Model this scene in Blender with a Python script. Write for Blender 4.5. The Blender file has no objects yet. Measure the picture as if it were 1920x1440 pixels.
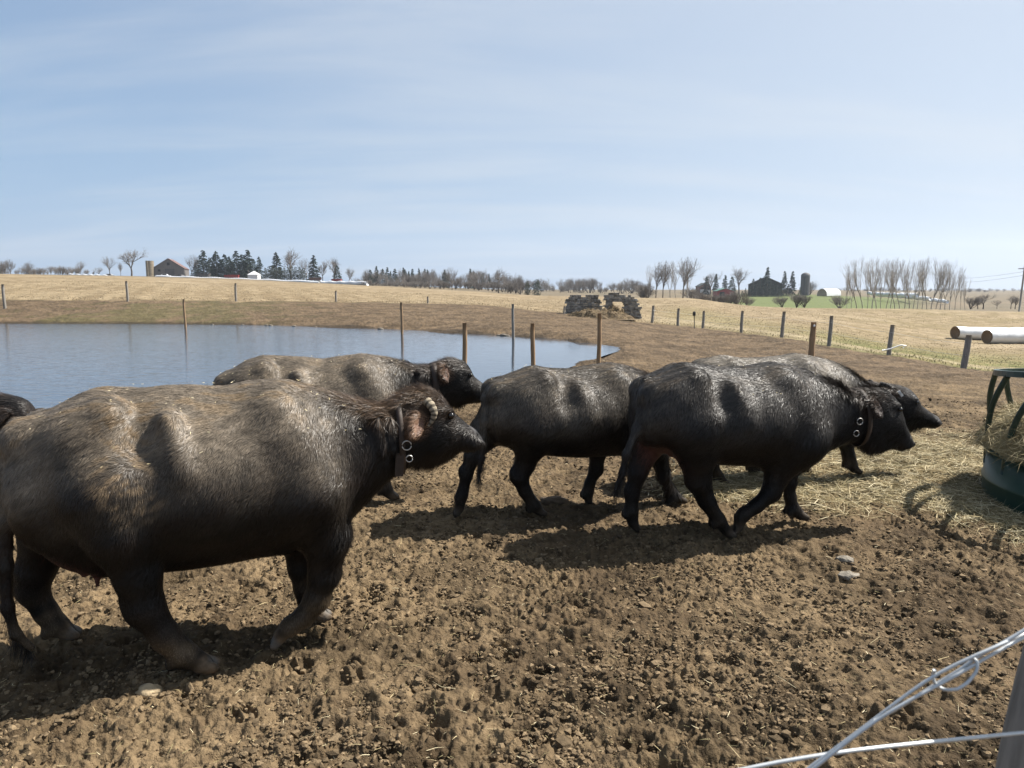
import bpy, math, random
import numpy as np
from mathutils import Vector, Matrix
R = math.radians
random.seed(7); rng = np.random.default_rng(7)
SC = bpy.context.scene; COL = SC.collection

# ------------------------------------------------------------------ camera, sky, sun, exposure
F = 1350.0; CH = 1.85; PITCH = math.atan((720 - 547) / F)          # focal length in px of the 1920 px wide photo, eye height, tilt
cam = bpy.data.cameras.new('camera'); camo = bpy.data.objects.new('camera', cam); COL.objects.link(camo)
camo.location = (0, 0, CH); camo.rotation_euler = (R(90) - PITCH, 0, 0)
cam.sensor_width = 36; cam.lens = 36 * F / 1920; cam.clip_start = 0.05; cam.clip_end = 20000
cam.dof.use_dof = True; cam.dof.focus_distance = 5.5; cam.dof.aperture_fstop = 10
SC.camera = camo
SUN_AZ, SUN_EL = R(71), R(49)                                      # azimuth clockwise from +Y (the view direction)
SKY_STRENGTH, SUN_STRENGTH, EXPOSURE = 0.050, 5.0, 1.22
sun = bpy.data.lights.new('sun', 'SUN'); suno = bpy.data.objects.new('sun', sun); COL.objects.link(suno)
sun.energy = SUN_STRENGTH; sun.angle = R(0.53); sun.color = (1.0, 0.95, 0.87)
sd = Vector((math.sin(SUN_AZ) * math.cos(SUN_EL), math.cos(SUN_AZ) * math.cos(SUN_EL), math.sin(SUN_EL)))
suno.rotation_euler = sd.to_track_quat('Z', 'Y').to_euler()
world = bpy.data.worlds.new('World'); SC.world = world; world.use_nodes = True
wt = world.node_tree; wt.nodes.clear()
def wn(t, **k):
    n = wt.nodes.new(t)
    for a, b in k.items(): setattr(n, a, b)
    return n
sky = wn('ShaderNodeTexSky', sky_type='NISHITA', sun_disc=False, sun_elevation=SUN_EL, sun_rotation=SUN_AZ,
         air_density=1.1, dust_density=0.6, ozone_density=2.0, altitude=200)
wtc = wn('ShaderNodeTexCoord')
# thin cirrus: project the sky direction onto a high flat layer and streak noise over it
sep = wn('ShaderNodeSeparateXYZ'); wt.links.new(wtc.outputs['Generated'], sep.inputs[0])
mx = wn('ShaderNodeMath', operation='MAXIMUM'); mx.inputs[1].default_value = 0.0; wt.links.new(sep.outputs['Z'], mx.inputs[0])
ad = wn('ShaderNodeMath', operation='ADD'); ad.inputs[1].default_value = 0.16; wt.links.new(mx.outputs[0], ad.inputs[0])
dvx = wn('ShaderNodeMath', operation='DIVIDE'); wt.links.new(sep.outputs['X'], dvx.inputs[0]); wt.links.new(ad.outputs[0], dvx.inputs[1])
dvy = wn('ShaderNodeMath', operation='DIVIDE'); wt.links.new(sep.outputs['Y'], dvy.inputs[0]); wt.links.new(ad.outputs[0], dvy.inputs[1])
cmb = wn('ShaderNodeCombineXYZ'); wt.links.new(dvx.outputs[0], cmb.inputs[0]); wt.links.new(dvy.outputs[0], cmb.inputs[1])
mp = wn('ShaderNodeMapping'); mp.inputs['Rotation'].default_value = (0, 0, R(-24)); mp.inputs['Scale'].default_value = (0.50, 1.9, 1)
wt.links.new(cmb.outputs[0], mp.inputs[0])
nz = wn('ShaderNodeTexNoise'); nz.inputs['Scale'].default_value = 1.15; nz.inputs['Detail'].default_value = 7; nz.inputs['Roughness'].default_value = 0.52
nz.inputs['Distortion'].default_value = 0.35; wt.links.new(mp.outputs[0], nz.inputs['Vector'])
cr = wn('ShaderNodeMapRange', interpolation_type='SMOOTHSTEP'); cr.inputs['From Min'].default_value = 0.38; cr.inputs['From Max'].default_value = 0.72
cr.inputs['To Max'].default_value = 0.45; wt.links.new(nz.outputs['Fac'], cr.inputs['Value'])
cl = wn('ShaderNodeMix', data_type='RGBA'); wt.links.new(cr.outputs[0], cl.inputs[0]); pass
cl.inputs[7].default_value = (5.6, 6.1, 6.7, 1)
hzr = wn('ShaderNodeMapRange', interpolation_type='SMOOTHSTEP'); hzr.inputs['From Min'].default_value = -0.02; hzr.inputs['From Max'].default_value = 0.30
hzr.inputs['To Min'].default_value = 0.85; hzr.inputs['To Max'].default_value = 0.45; wt.links.new(sep.outputs['Z'], hzr.inputs['Value'])
vl = wn('ShaderNodeMix', data_type='RGBA'); wt.links.new(hzr.outputs[0], vl.inputs[0]); wt.links.new(sky.outputs[0], vl.inputs[6]); wt.links.new(vl.outputs[2], cl.inputs[6]); vl.inputs[7].default_value = (2.55, 4.05, 6.3, 1)
# thin cloud glows towards the sun
dt = wn('ShaderNodeVectorMath', operation='DOT_PRODUCT'); dt.inputs[1].default_value = sd; wt.links.new(wtc.outputs['Generated'], dt.inputs[0])
gl = wn('ShaderNodeMapRange', interpolation_type='SMOOTHSTEP'); gl.inputs['From Min'].default_value = -0.1; gl.inputs['From Max'].default_value = 1.0; gl.inputs['To Max'].default_value = 0.68; wt.links.new(dt.outputs['Value'], gl.inputs['Value'])
gm = wn('ShaderNodeMix', data_type='RGBA'); wt.links.new(gl.outputs[0], gm.inputs[0]); wt.links.new(cl.outputs[2], gm.inputs[6]); gm.inputs[7].default_value = (6.3, 6.7, 7.2, 1)
bg = wn('ShaderNodeBackground'); bg.inputs['Strength'].default_value = SKY_STRENGTH
wo = wn('ShaderNodeOutputWorld'); wt.links.new(gm.outputs[2], bg.inputs['Color']); wt.links.new(bg.outputs[0], wo.inputs[0])
SC.view_settings.view_transform = 'Standard'; SC.view_settings.look = 'None'
SC.view_settings.exposure = EXPOSURE; SC.view_settings.gamma = 1
SC.render.engine = 'CYCLES'
SC.cycles.max_bounces = 6; SC.cycles.diffuse_bounces = 3; SC.cycles.glossy_bounces = 3; SC.cycles.volume_bounces = 0
SC.cycles.use_denoising = True

# ------------------------------------------------------------------ helpers
def ray(px, py):
    a = (px - 960) / F; b = (720 - py) / F
    return np.array([a, math.cos(PITCH) + b * math.sin(PITCH), -math.sin(PITCH) + b * math.cos(PITCH)])
def pz(px, py, Y):                                                  # height of the sight line (px, py) at distance Y
    d = ray(px, py); return CH + Y * d[2] / d[1]
def pX(px, Y, py=547):
    d = ray(px, py); return d[0] / d[1] * Y

def _h2(ix, iy, s):
    h = (ix.astype(np.int64) * 374761393 + iy.astype(np.int64) * 668265263 + s * 974634777) & 0xffffffff
    h = ((h ^ (h >> 13)) * 1274126177) & 0xffffffff
    return h ^ (h >> 16)
def noise2(x, y, s=0):                                              # gradient noise, about -0.7..0.7
    ix = np.floor(x); iy = np.floor(y); fx = x - ix; fy = y - iy
    u = fx * fx * fx * (fx * (fx * 6 - 15) + 10); v = fy * fy * fy * (fy * (fy * 6 - 15) + 10)
    def g(a, b, dx, dy):
        an = _h2(a, b, s).astype(np.float64) * (2 * math.pi / 4294967296.0)
        return np.cos(an) * dx + np.sin(an) * dy
    n00 = g(ix, iy, fx, fy); n10 = g(ix + 1, iy, fx - 1, fy); n01 = g(ix, iy + 1, fx, fy - 1); n11 = g(ix + 1, iy + 1, fx - 1, fy - 1)
    return (n00 * (1 - u) + n10 * u) * (1 - v) + (n01 * (1 - u) + n11 * u) * v
def fbm2(x, y, s=0, o=4, gain=0.5):
    r = 0; a = 1.0
    for k in range(o): r = r + a * noise2(x * 2 ** k, y * 2 ** k, s + k * 17); a *= gain
    return r
def worley2(x, y, s=0):                                             # distance to nearest jittered point
    ix = np.floor(x); iy = np.floor(y); d = np.full(x.shape, 9.0)
    for i in (-1, 0, 1):
        for j in (-1, 0, 1):
            h = _h2(ix + i, iy + j, s); px_ = ix + i + (h & 0xffff) / 65536.0; py_ = iy + j + (h >> 16) / 65536.0
            d = np.minimum(d, np.hypot(px_ - x, py_ - y))
    return d
def noise3(p, s=0):                                                 # cheap 3-D noise from three planar slices
    return (noise2(p[:, 0] + 3.1 * p[:, 1], p[:, 2] - 2.3 * p[:, 1] + 5, s) + noise2(p[:, 0] - 1.7 * p[:, 2], p[:, 1] + 1.3 * p[:, 2], s + 5)) * 0.8

def sstep(a, b, x):
    t = np.clip((x - a) / (b - a), 0, 1); return t * t * (3 - 2 * t)

def link(o, parent=None):
    COL.objects.link(o)
    if parent: o.parent = parent
    return o
def nmesh(name, V, faces, mat, parent=None, smooth=True, col=None, attrs=None):
    """faces: list of (n,k) int arrays"""
    V = np.asarray(V, np.float32); me = bpy.data.meshes.new(name)
    me.vertices.add(len(V)); me.vertices.foreach_set('co', V.ravel())
    fs = [np.asarray(f, np.int32) for f in faces if len(f)]
    lv = np.concatenate([f.ravel() for f in fs]); tot = np.concatenate([np.full(len(f), f.shape[1], np.int32) for f in fs])
    st = np.concatenate([[0], np.cumsum(tot)[:-1]]).astype(np.int32)
    me.loops.add(len(lv)); me.loops.foreach_set('vertex_index', lv)
    me.polygons.add(len(tot)); me.polygons.foreach_set('loop_start', st); me.polygons.foreach_set('loop_total', tot)
    me.polygons.foreach_set('use_smooth', np.full(len(tot), smooth, bool))
    me.update(calc_edges=True)
    if col is not None:
        c = np.ones((len(V), 4), np.float32); c[:, :3] = col
        me.attributes.new('tint', 'FLOAT_COLOR', 'POINT').data.foreach_set('color', c.ravel())
    for k, v in (attrs or {}).items():
        me.attributes.new(k, 'FLOAT', 'POINT').data.foreach_set('value', np.asarray(v, np.float32))
    if mat: me.materials.append(mat)
    return link(bpy.data.objects.new(name, me), parent)

class MB:                                                           # collects simple shapes for ONE mesh object
    def __init__(s): s.v = []; s.f = {}; s.n = 0
    def add(s, V, faces):
        s.v.append(np.asarray(V, float).reshape(-1, 3))
        for f in faces: s.f.setdefault(len(f), []).append([i + s.n for i in f])
        s.n += len(s.v[-1]); return s
    def box(s, c, d, rz=0, taper=1.0):
        x, y, z = np.array(d) / 2; V = []
        for k, t in ((-z, 1), (z, taper)): V += [(-x*t, -y*t, k), (x*t, -y*t, k), (x*t, y*t, k), (-x*t, y*t, k)]
        V = np.array(V); ca, sa = math.cos(rz), math.sin(rz)
        V = np.c_[V[:, 0]*ca - V[:, 1]*sa, V[:, 0]*sa + V[:, 1]*ca, V[:, 2]] + np.array(c)
        return s.add(V, [(0,3,2,1),(4,5,6,7),(0,1,5,4),(1,2,6,5),(2,3,7,6),(3,0,4,7)])
    def tube(s, P, r, n=8, cap=True, closed=False):
        P = np.asarray(P, float); m = len(P); r = np.broadcast_to(np.asarray(r, float), (m,))
        T = np.gradient(P, axis=0) if not closed else np.roll(P, -1, 0) - np.roll(P, 1, 0)
        T /= np.linalg.norm(T, axis=1)[:, None] + 1e-9
        ref = np.array([0, 0, 1.0]) if abs(T[:, 2]).mean() < 0.8 else np.array([1.0, 0, 0])
        A = np.cross(T, ref); A /= np.linalg.norm(A, axis=1)[:, None] + 1e-9; B = np.cross(T, A)
        th = np.arange(n) * 2 * math.pi / n
        V = (P[:, None] + r[:, None, None] * (np.cos(th)[None, :, None] * A[:, None] + np.sin(th)[None, :, None] * B[:, None])).reshape(-1, 3)
        fs = []
        for i in range(m if closed else m - 1):
            j = (i + 1) % m
            for k in range(n):
                l = (k + 1) % n; fs.append((i*n+k, i*n+l, j*n+l, j*n+k))
        if cap and not closed: fs += [tuple(range(n)), tuple((m-1)*n + k for k in reversed(range(n)))]
        return s.add(V, fs)
    def lathe(s, prof, c=(0,0,0), n=24, sx=1.0, sy=1.0):            # prof: (r, z)
        th = np.arange(n) * 2 * math.pi / n; m = len(prof)
        V = [(c[0] + r*math.cos(t)*sx, c[1] + r*math.sin(t)*sy, c[2] + z) for r, z in prof for t in th]
        fs = [(i*n+k, i*n+(k+1)%n, (i+1)*n+(k+1)%n, (i+1)*n+k) for i in range(m-1) for k in range(n)]
        return s.add(V, fs)
    def build(s, name, mat, parent=None, smooth=False, col=None):
        return nmesh(name, np.concatenate(s.v), [np.array(v) for v in s.f.values()], mat, parent, smooth, col)

def tag(o, label=None, cat=None, group=None, kind=None):
    if label: o['label'] = label
    if cat: o['category'] = cat
    if group: o['group'] = group
    if kind: o['kind'] = kind
    return o
def empty(name, loc=(0,0,0), rz=0):
    o = bpy.data.objects.new(name, None); o.location = loc; o.rotation_euler = (0, 0, rz); o.empty_display_size = 0.2
    return link(o)
def copy_tree(o, parent=None):
    c = o.copy(); link(c, parent)
    for ch in list(o.children): copy_tree(ch, c)
    return c

# ------------------------------------------------------------------ materials
def mat(name, col=(0.5,0.5,0.5), rough=0.8, spec=0.3, var=0.25, scale=8.0, bump=0.0, bscale=30.0, attr=False, sheen=0, metal=0, stretch=(1,1,1), var2=None, trans=0):
    m = bpy.data.materials.new(name); m.use_nodes = True; t = m.node_tree; b = t.nodes['Principled BSDF']
    b.inputs['Roughness'].default_value = rough; b.inputs['Specular IOR Level'].default_value = spec; b.inputs['Metallic'].default_value = metal
    tc = t.nodes.new('ShaderNodeTexCoord'); mp = t.nodes.new('ShaderNodeMapping'); mp.inputs['Scale'].default_value = stretch
    t.links.new(tc.outputs['Object'], mp.inputs[0])
    n = t.nodes.new('ShaderNodeTexNoise'); n.inputs['Scale'].default_value = scale; n.inputs['Detail'].default_value = 6; n.inputs['Roughness'].default_value = 0.6
    t.links.new(mp.outputs[0], n.inputs['Vector'])
    mr = t.nodes.new('ShaderNodeMapRange'); mr.inputs['From Min'].default_value = 0.25; mr.inputs['From Max'].default_value = 0.75
    mr.inputs['To Min'].default_value = 1 - var; mr.inputs['To Max'].default_value = 1 + var; t.links.new(n.outputs['Fac'], mr.inputs['Value'])
    mu = t.nodes.new('ShaderNodeVectorMath'); mu.operation = 'SCALE'
    if attr:
        a = t.nodes.new('ShaderNodeAttribute'); a.attribute_name = 'tint'; t.links.new(a.outputs['Color'], mu.inputs[0])
    else: mu.inputs[0].default_value = col
    t.links.new(mr.outputs[0], mu.inputs['Scale'])
    out = mu.outputs[0]
    if var2:                                                        # a second colour in large blotches
        n2 = t.nodes.new('ShaderNodeTexNoise'); n2.inputs['Scale'].default_value = scale * 0.28; n2.inputs['Detail'].default_value = 5
        t.links.new(mp.outputs[0], n2.inputs['Vector'])
        m2 = t.nodes.new('ShaderNodeMapRange'); m2.inputs['From Min'].default_value = 0.45; m2.inputs['From Max'].default_value = 0.65; t.links.new(n2.outputs['Fac'], m2.inputs['Value'])
        mi = t.nodes.new('ShaderNodeMix'); mi.data_type = 'RGBA'; t.links.new(m2.outputs[0], mi.inputs[0]); t.links.new(out, mi.inputs[6]); mi.inputs[7].default_value = (*var2, 1)
        out = mi.outputs[2]
    t.links.new(out, b.inputs['Base Color'])
    if sheen:
        b.inputs['Sheen Weight'].default_value = sheen; b.inputs['Sheen Roughness'].default_value = 0.4
    if bump:
        n3 = t.nodes.new('ShaderNodeTexNoise'); n3.inputs['Scale'].default_value = bscale; n3.inputs['Detail'].default_value = 6; t.links.new(mp.outputs[0], n3.inputs['Vector'])
        bu = t.nodes.new('ShaderNodeBump'); bu.inputs['Strength'].default_value = 1; bu.inputs['Distance'].default_value = bump
        t.links.new(n3.outputs['Fac'], bu.inputs['Height']); t.links.new(bu.outputs[0], b.inputs['Normal'])
    if trans:
        b.inputs['Subsurface Weight'].default_value = 0
    return m
M = dict(
    ground=mat('ground', attr=True, rough=0.95, spec=0.12, var=0.38, scale=22, bump=0.012, bscale=45),
    clod=mat('clod', attr=True, rough=0.95, spec=0.12, var=0.3, scale=60, bump=0.004, bscale=120),
    straw=mat('straw', attr=True, rough=0.7, spec=0.25, var=0.15, scale=9),
    skin=mat('buffalo_skin', attr=True, rough=0.6, spec=0.15, var=0.3, scale=26, bump=0.004, bscale=70),
    fur=mat('buffalo_fur', attr=True, rough=0.42, spec=0.24, var=0.15, scale=30, sheen=0.0),
    horn=mat('horn', (0.30,0.26,0.20), rough=0.45, spec=0.4, var=0.3, scale=20),
    eye=mat('eye', (0.008,0.006,0.005), rough=0.08, spec=0.6, var=0.0),
    leather=mat('leather', (0.032,0.021,0.015), rough=0.6, spec=0.35, var=0.3, scale=25, bump=0.002),
    steel=mat('steel', (0.42,0.41,0.39), rough=0.45, spec=0.5, metal=0.9, var=0.1),
    galv=mat('galvanised_wire', (0.50,0.52,0.53), rough=0.5, spec=0.5, metal=0.55, var=0.15, scale=40),
    tagw=mat('white_plastic', (0.6800,0.6800,0.6630), rough=0.5, var=0.05),
    post=mat('weathered_post', (0.1794,0.1443,0.1053), rough=0.9, var=0.4, scale=14, bump=0.006, bscale=18, stretch=(3,3,0.35)),
    postg=mat('grey_post', (0.203,0.188,0.167), rough=0.9, var=0.4, scale=14, bump=0.006, bscale=18, stretch=(3,3,0.35)),
    postb=mat('brown_post', (0.2340,0.1560,0.0897), rough=0.85, var=0.35, scale=12, bump=0.005, bscale=18, stretch=(3,3,0.35)),
    green=mat('green_paint', (0.0080,0.0416,0.0320), rough=0.42, spec=0.45, var=0.2, scale=6, var2=(0.035,0.07,0.052)),
    navy=mat('dark_green_paint', (0.0064,0.0320,0.0288), rough=0.38, spec=0.5, var=0.25, scale=10),
    stone=mat('field_stone', attr=True, rough=0.9, var=0.35, scale=6, bump=0.03, bscale=9),
    wrap=mat('bale_wrap', (0.6120,0.6205,0.6290), rough=0.38, spec=0.45, var=0.08, scale=2, bump=0.03, bscale=3),
    hayend=mat('bale_end', (0.1560,0.1014,0.0546), rough=0.95, var=0.4, scale=12, bump=0.02),
    bark=mat('bark', (0.1170,0.0975,0.0819), rough=0.95, var=0.3, scale=3),
    twig=mat('twig', (0.165,0.145,0.128), rough=0.95, var=0.2, scale=1),
    poplar=mat('pale_bark', (0.30,0.27,0.235), rough=0.95, var=0.25, scale=1.5),
    needle=mat('needles', (0.018,0.034,0.018), rough=0.8, var=0.5, scale=0.7),
    needle2=mat('cedar_needles', (0.045,0.052,0.022), rough=0.8, var=0.5, scale=0.7),
    barnwood=mat('barn_wood', (0.1326,0.1209,0.1131), rough=0.9, var=0.4, scale=1.2, stretch=(4,4,0.4)),
    redroof=mat('red_roof', (0.13,0.075,0.065), rough=0.7, var=0.25, scale=0.8),
    redpaint=mat('red_paint', (0.2340,0.0273,0.0234), rough=0.6, var=0.2, scale=1),
    greenroof=mat('green_roof', (0.0546,0.1248,0.0936), rough=0.6, var=0.2, scale=1),
    concrete=mat('silo_concrete', (0.2106,0.1755,0.1248), rough=0.9, var=0.25, scale=0.8),
    darksilo=mat('dark_silo', (0.085,0.080,0.080), rough=0.7, var=0.25, scale=0.8),
    dark=mat('dark_opening', (0.02,0.02,0.02), rough=0.9, var=0.1),
    ivywall=mat('dark_barn_wall', (0.022,0.026,0.020), rough=0.9, var=0.4, scale=0.6),
    whitepaint=mat('white_paint', (0.6120,0.6205,0.6290), rough=0.6, var=0.08, scale=1),
    brick=mat('house_brick', (0.1716,0.0936,0.0702), rough=0.9, var=0.2, scale=1),
    slate=mat('slate', (0.03,0.034,0.03), rough=0.8, var=0.2, scale=1),
    rubber=mat('tyre_rubber', (0.02,0.02,0.02), rough=0.8, var=0.1),
    dung=mat('manure', attr=True, rough=0.95, var=0.35, scale=14, bump=0.03, bscale=18),
    ribbon=mat('white_tape', (0.6800,0.6800,0.6800), rough=0.5, var=0.05),
)

def coarser(m, scale, lo, hi, bump):                                # patchiness and relief in metre-sized steps on the open ground
    t = m.node_tree; b = t.nodes['Principled BSDF']; tc = t.nodes.new('ShaderNodeTexCoord')
    n = t.nodes.new('ShaderNodeTexNoise'); n.inputs['Scale'].default_value = scale; n.inputs['Detail'].default_value = 9; n.inputs['Roughness'].default_value = 0.68; t.links.new(tc.outputs['Object'], n.inputs['Vector'])
    mr = t.nodes.new('ShaderNodeMapRange'); mr.inputs['From Min'].default_value = 0.3; mr.inputs['From Max'].default_value = 0.7; mr.inputs['To Min'].default_value = lo; mr.inputs['To Max'].default_value = hi; t.links.new(n.outputs['Fac'], mr.inputs['Value'])
    src = b.inputs['Base Color'].links[0].from_socket; v = t.nodes.new('ShaderNodeVectorMath'); v.operation = 'SCALE'; t.links.new(src, v.inputs[0]); t.links.new(mr.outputs[0], v.inputs['Scale']); t.links.new(v.outputs[0], b.inputs['Base Color'])
    old = b.inputs['Normal'].links[0].from_socket; bu = t.nodes.new('ShaderNodeBump'); bu.inputs['Distance'].default_value = bump; t.links.new(n.outputs['Fac'], bu.inputs['Height']); t.links.new(old, bu.inputs['Normal']); t.links.new(bu.outputs[0], b.inputs['Normal'])
coarser(M['ground'], 1.3, 0.62, 1.34, 0.16)

# ------------------------------------------------------------------ terrain
WATER_Z = -0.25
NEAR = {-1500: 12.2, 0: 12.9, 500: 13.6, 900: 14.0, 1010: 18.0, 1100: 22.3, 1150: 25.6, 1166: 26.8}       # pond shore, near and far, by picture column
FAR = {-1500: 48.5, 0: 48.0, 250: 47.6, 450: 46.3, 690: 41.5, 900: 36.0, 1010: 33.0, 1100: 29.6, 1150: 27.4, 1166: 26.9}
MUDTOP = {-1500: 64, 0: 62, 250: 60, 450: 62, 690: 70, 900: 70, 1010: 60, 1100: 56, 1165: 51, 1300: 50, 1400: 41.5, 1500: 35.5, 1600: 32, 1700: 29, 1850: 25.5, 2300: 23, 3000: 21}
def pcol(px, far):                                                  # far: list of (Y, py) in the picture column, beyond the yard
    L = [(1.0, 0.0), (8.5, 0.0)]
    if px < 1166:
        n = np.interp(px, list(NEAR), list(NEAR.values())); f = np.interp(px, list(FAR), list(FAR.values()))
        L += [(n - 0.9, -0.15), (n, WATER_Z), (n + min(1.5, 0.3*(f-n)), -0.55), (f - min(1.0, 0.25*(f-n)), -0.6), (f, WATER_Z - 0.06), (f + 0.35, WATER_Z + 0.20), (f + 2, WATER_Z + 0.3)]
    else: L += [(14, -0.05), (20, -0.10), (26, -0.17)] if px < 1250 else [(13, -0.08), (19, -0.3)]
    L += [(Y, pz(px, py, Y)) for Y, py in far]
    return L
TC = {
 -1500: pcol(-1500, [(57, 577), (64, 560), (190, 508), (350, 508), (520, 528), (7000, 545)]),
 0: pcol(0, [(57, 577), (62, 561), (190, 514), (350, 515), (520, 530), (7000, 545)]),
 250: pcol(250, [(55, 577), (60, 562), (190, 520), (350, 518), (520, 530), (7000, 545)]),
 450: pcol(450, [(56, 577), (62, 565), (190, 528), (350, 522), (520, 535), (7000, 545)]),
 690: pcol(690, [(58, 578), (70, 567), (190, 539), (260, 535), (350, 531), (520, 540), (7000, 545)]),
 900: pcol(900, [(55, 583), (70, 571), (190, 549), (300, 546), (400, 541), (520, 543), (7000, 545)]),
 1010: pcol(1010, [(45, 600), (60, 583), (110, 564), (190, 554), (250, 557), (400, 549), (7000, 545)]),
 1100: pcol(1100, [(42, 610), (56, 590), (120, 561), (170, 555), (240, 559), (400, 549), (7000, 545)]),
 1165: pcol(1166, [(51, 601), (120, 562), (170, 557), (240, 564), (400, 550), (7000, 545)]),
 1300: pcol(1300, [(36, 640), (51, 612), (120, 561), (150, 558), (220, 574), (300, 566), (400, 550), (7000, 545)]),
 1400: pcol(1400, [(30, 662), (42, 623), (80, 590), (110, 576), (130, 573), (200, 583), (260, 576), (350, 553), (7000, 545)]),
 1500: pcol(1500, [(28, 670), (36, 635), (75, 598), (110, 579), (120, 577), (200, 588), (260, 577), (350, 553), (7000, 545)]),
 1700: pcol(1700, [(29.5, 668), (62, 637), (110, 582), (125, 578), (200, 592), (280, 575), (350, 561), (600, 550), (7000, 545)]),
 1850: pcol(1850, [(26, 696), (45, 660), (64, 641), (110, 586), (125, 583), (200, 597), (300, 573), (500, 553), (7000, 545)]),
 2300: pcol(2300, [(24, 705), (64, 645), (110, 590), (125, 586), (200, 600), (300, 575), (500, 555), (7000, 545)]),
 3000: pcol(3000, [(24, 705), (64, 645), (110, 590), (125, 586), (200, 600), (300, 575), (500, 555), (7000, 545)]),
}
LY = np.linspace(0, math.log(9000), 700)
TA = np.array([(k - 960) / F for k in TC]); TZ = []
for k, L in TC.items():
    ys = np.log([y for y, z in L]); zs = np.array([z for y, z in L]); TZ.append(np.interp(LY, ys, zs))
TZ = np.array(TZ)
AG = np.linspace(TA[0], TA[-1], 1000)
TG = np.empty((len(AG), len(LY)))
for j in range(len(LY)): TG[:, j] = np.interp(AG, TA, TZ[:, j])
kf = np.hanning(25); kf /= kf.sum()
for j in range(len(LY)): TG[:, j] = np.convolve(np.pad(TG[:, j], 12, mode='edge'), kf, 'valid')
kf = np.hanning(9); kf /= kf.sum()
for i in range(len(AG)): TG[i] = np.convolve(np.pad(TG[i], 4, mode='edge'), kf, 'valid')
def ay(x, y):
    Y = np.maximum(np.maximum(y, np.abs(x) / 1.5), 1.0); return np.clip(x / Y, AG[0], AG[-1]), Y
def terrain(x, y):
    x = np.atleast_1d(np.asarray(x, float)); y = np.atleast_1d(np.asarray(y, float)); a, Y = ay(x, y)
    i = (a - AG[0]) / (AG[1] - AG[0]); j = np.log(Y) / (LY[1] - LY[0])
    i0 = np.clip(i.astype(int), 0, len(AG) - 2); j0 = np.clip(j.astype(int), 0, len(LY) - 2); fi = i - i0; fj = np.clip(j - j0, 0, 1)
    return (TG[i0, j0]*(1-fi)*(1-fj) + TG[i0+1, j0]*fi*(1-fj) + TG[i0, j0+1]*(1-fi)*fj + TG[i0+1, j0+1]*fi*fj)
def tz(x, y): return float(terrain(x, y)[0])
def spot(px, Y):                                                    # ground point in a picture column at distance Y
    x = pX(px, Y); return Vector((x, Y, tz(x, Y)))
def gpt(px, py):                                                    # where a sight line meets the yard (z = 0)
    d = ray(px, py); t = -CH / d[2]; return d[0]*t, d[1]*t

FEED = (5.44, 5.97)                                                 # centre of the hay ring
def hayness(x, y):                                                  # how much loose hay lies on the yard
    n = fbm2(x * 0.9, y * 0.9, 31, 3) + 0.5 * fbm2(x * 3.2, y * 3.2, 33, 2)
    d1 = np.hypot((x - 4.6) / 1.9, (y - 7.6) / 2.1); d2 = np.hypot((x - 2.35) / 0.95, (y - 6.75) / 0.55); d3 = np.hypot((x - FEED[0]), (y - FEED[1])) / 1.75
    d4 = np.hypot((x - 3.3) / 1.6, (y - 6.9) / 1.0)
    return np.clip(np.maximum.reduce([sstep(1.25, 0.35, d1 + n*.5) * 0.8, sstep(1.2, 0.5, d2 + n*.4), sstep(1.25, 0.8, d3 + n*.3), sstep(1.2, 0.3, d4 + n*.5)*.75]), 0, 1)
def mudmask(x, y):
    a, Y = ay(x, y); px = a * F + 960
    edge = np.interp(px, list(MUDTOP), list(MUDTOP.values()))
    j = 1 + 0.03 * fbm2(x * 0.35, y * 0.35, 3, 4)
    return sstep(1.015, 0.985, Y / (edge * j)), px, Y / edge
def mud_height(x, y, m):
    near = sstep(40, 12, np.hypot(x, y))
    h = 0.030 * fbm2(x * 1.1, y * 1.1, 1, 2); near = near * (0.55 + 0.75 * sstep(-0.35, 0.35, fbm2(x * 0.7, y * 0.7, 18, 2)))
    a = fbm2(x * 4.2, y * 4.2, 2, 2); h = h + 0.026 * a
    w = worley2(x * 7.5, y * 7.5, 9); h = h - 0.026 * sstep(0.42, 0.14, w) * sstep(-0.25, 0.2, noise2(x * 0.8, y * 0.8, 12) + 0.12)
    b = fbm2(x * 12, y * 12, 3, 2); h = h + near * 0.020 * (np.abs(b) * 1.6 - 0.35)
    h = h + near * (0.016 * fbm2(x * 29, y * 29, 4, 2) + 0.010 * np.abs(noise2(x * 62, y * 62, 6)))
    w2 = worley2(x * 19, y * 19, 14); h = h - near * 0.016 * sstep(0.34, 0.12, w2) * sstep(-0.15, 0.25, noise2(x * 2.1, y * 2.1, 15))
    h = h + 0.055 * sstep(14, 26, np.hypot(x, y)) * fbm2(x * 1.5, y * 1.5, 19, 3)
    return h * m
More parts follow.
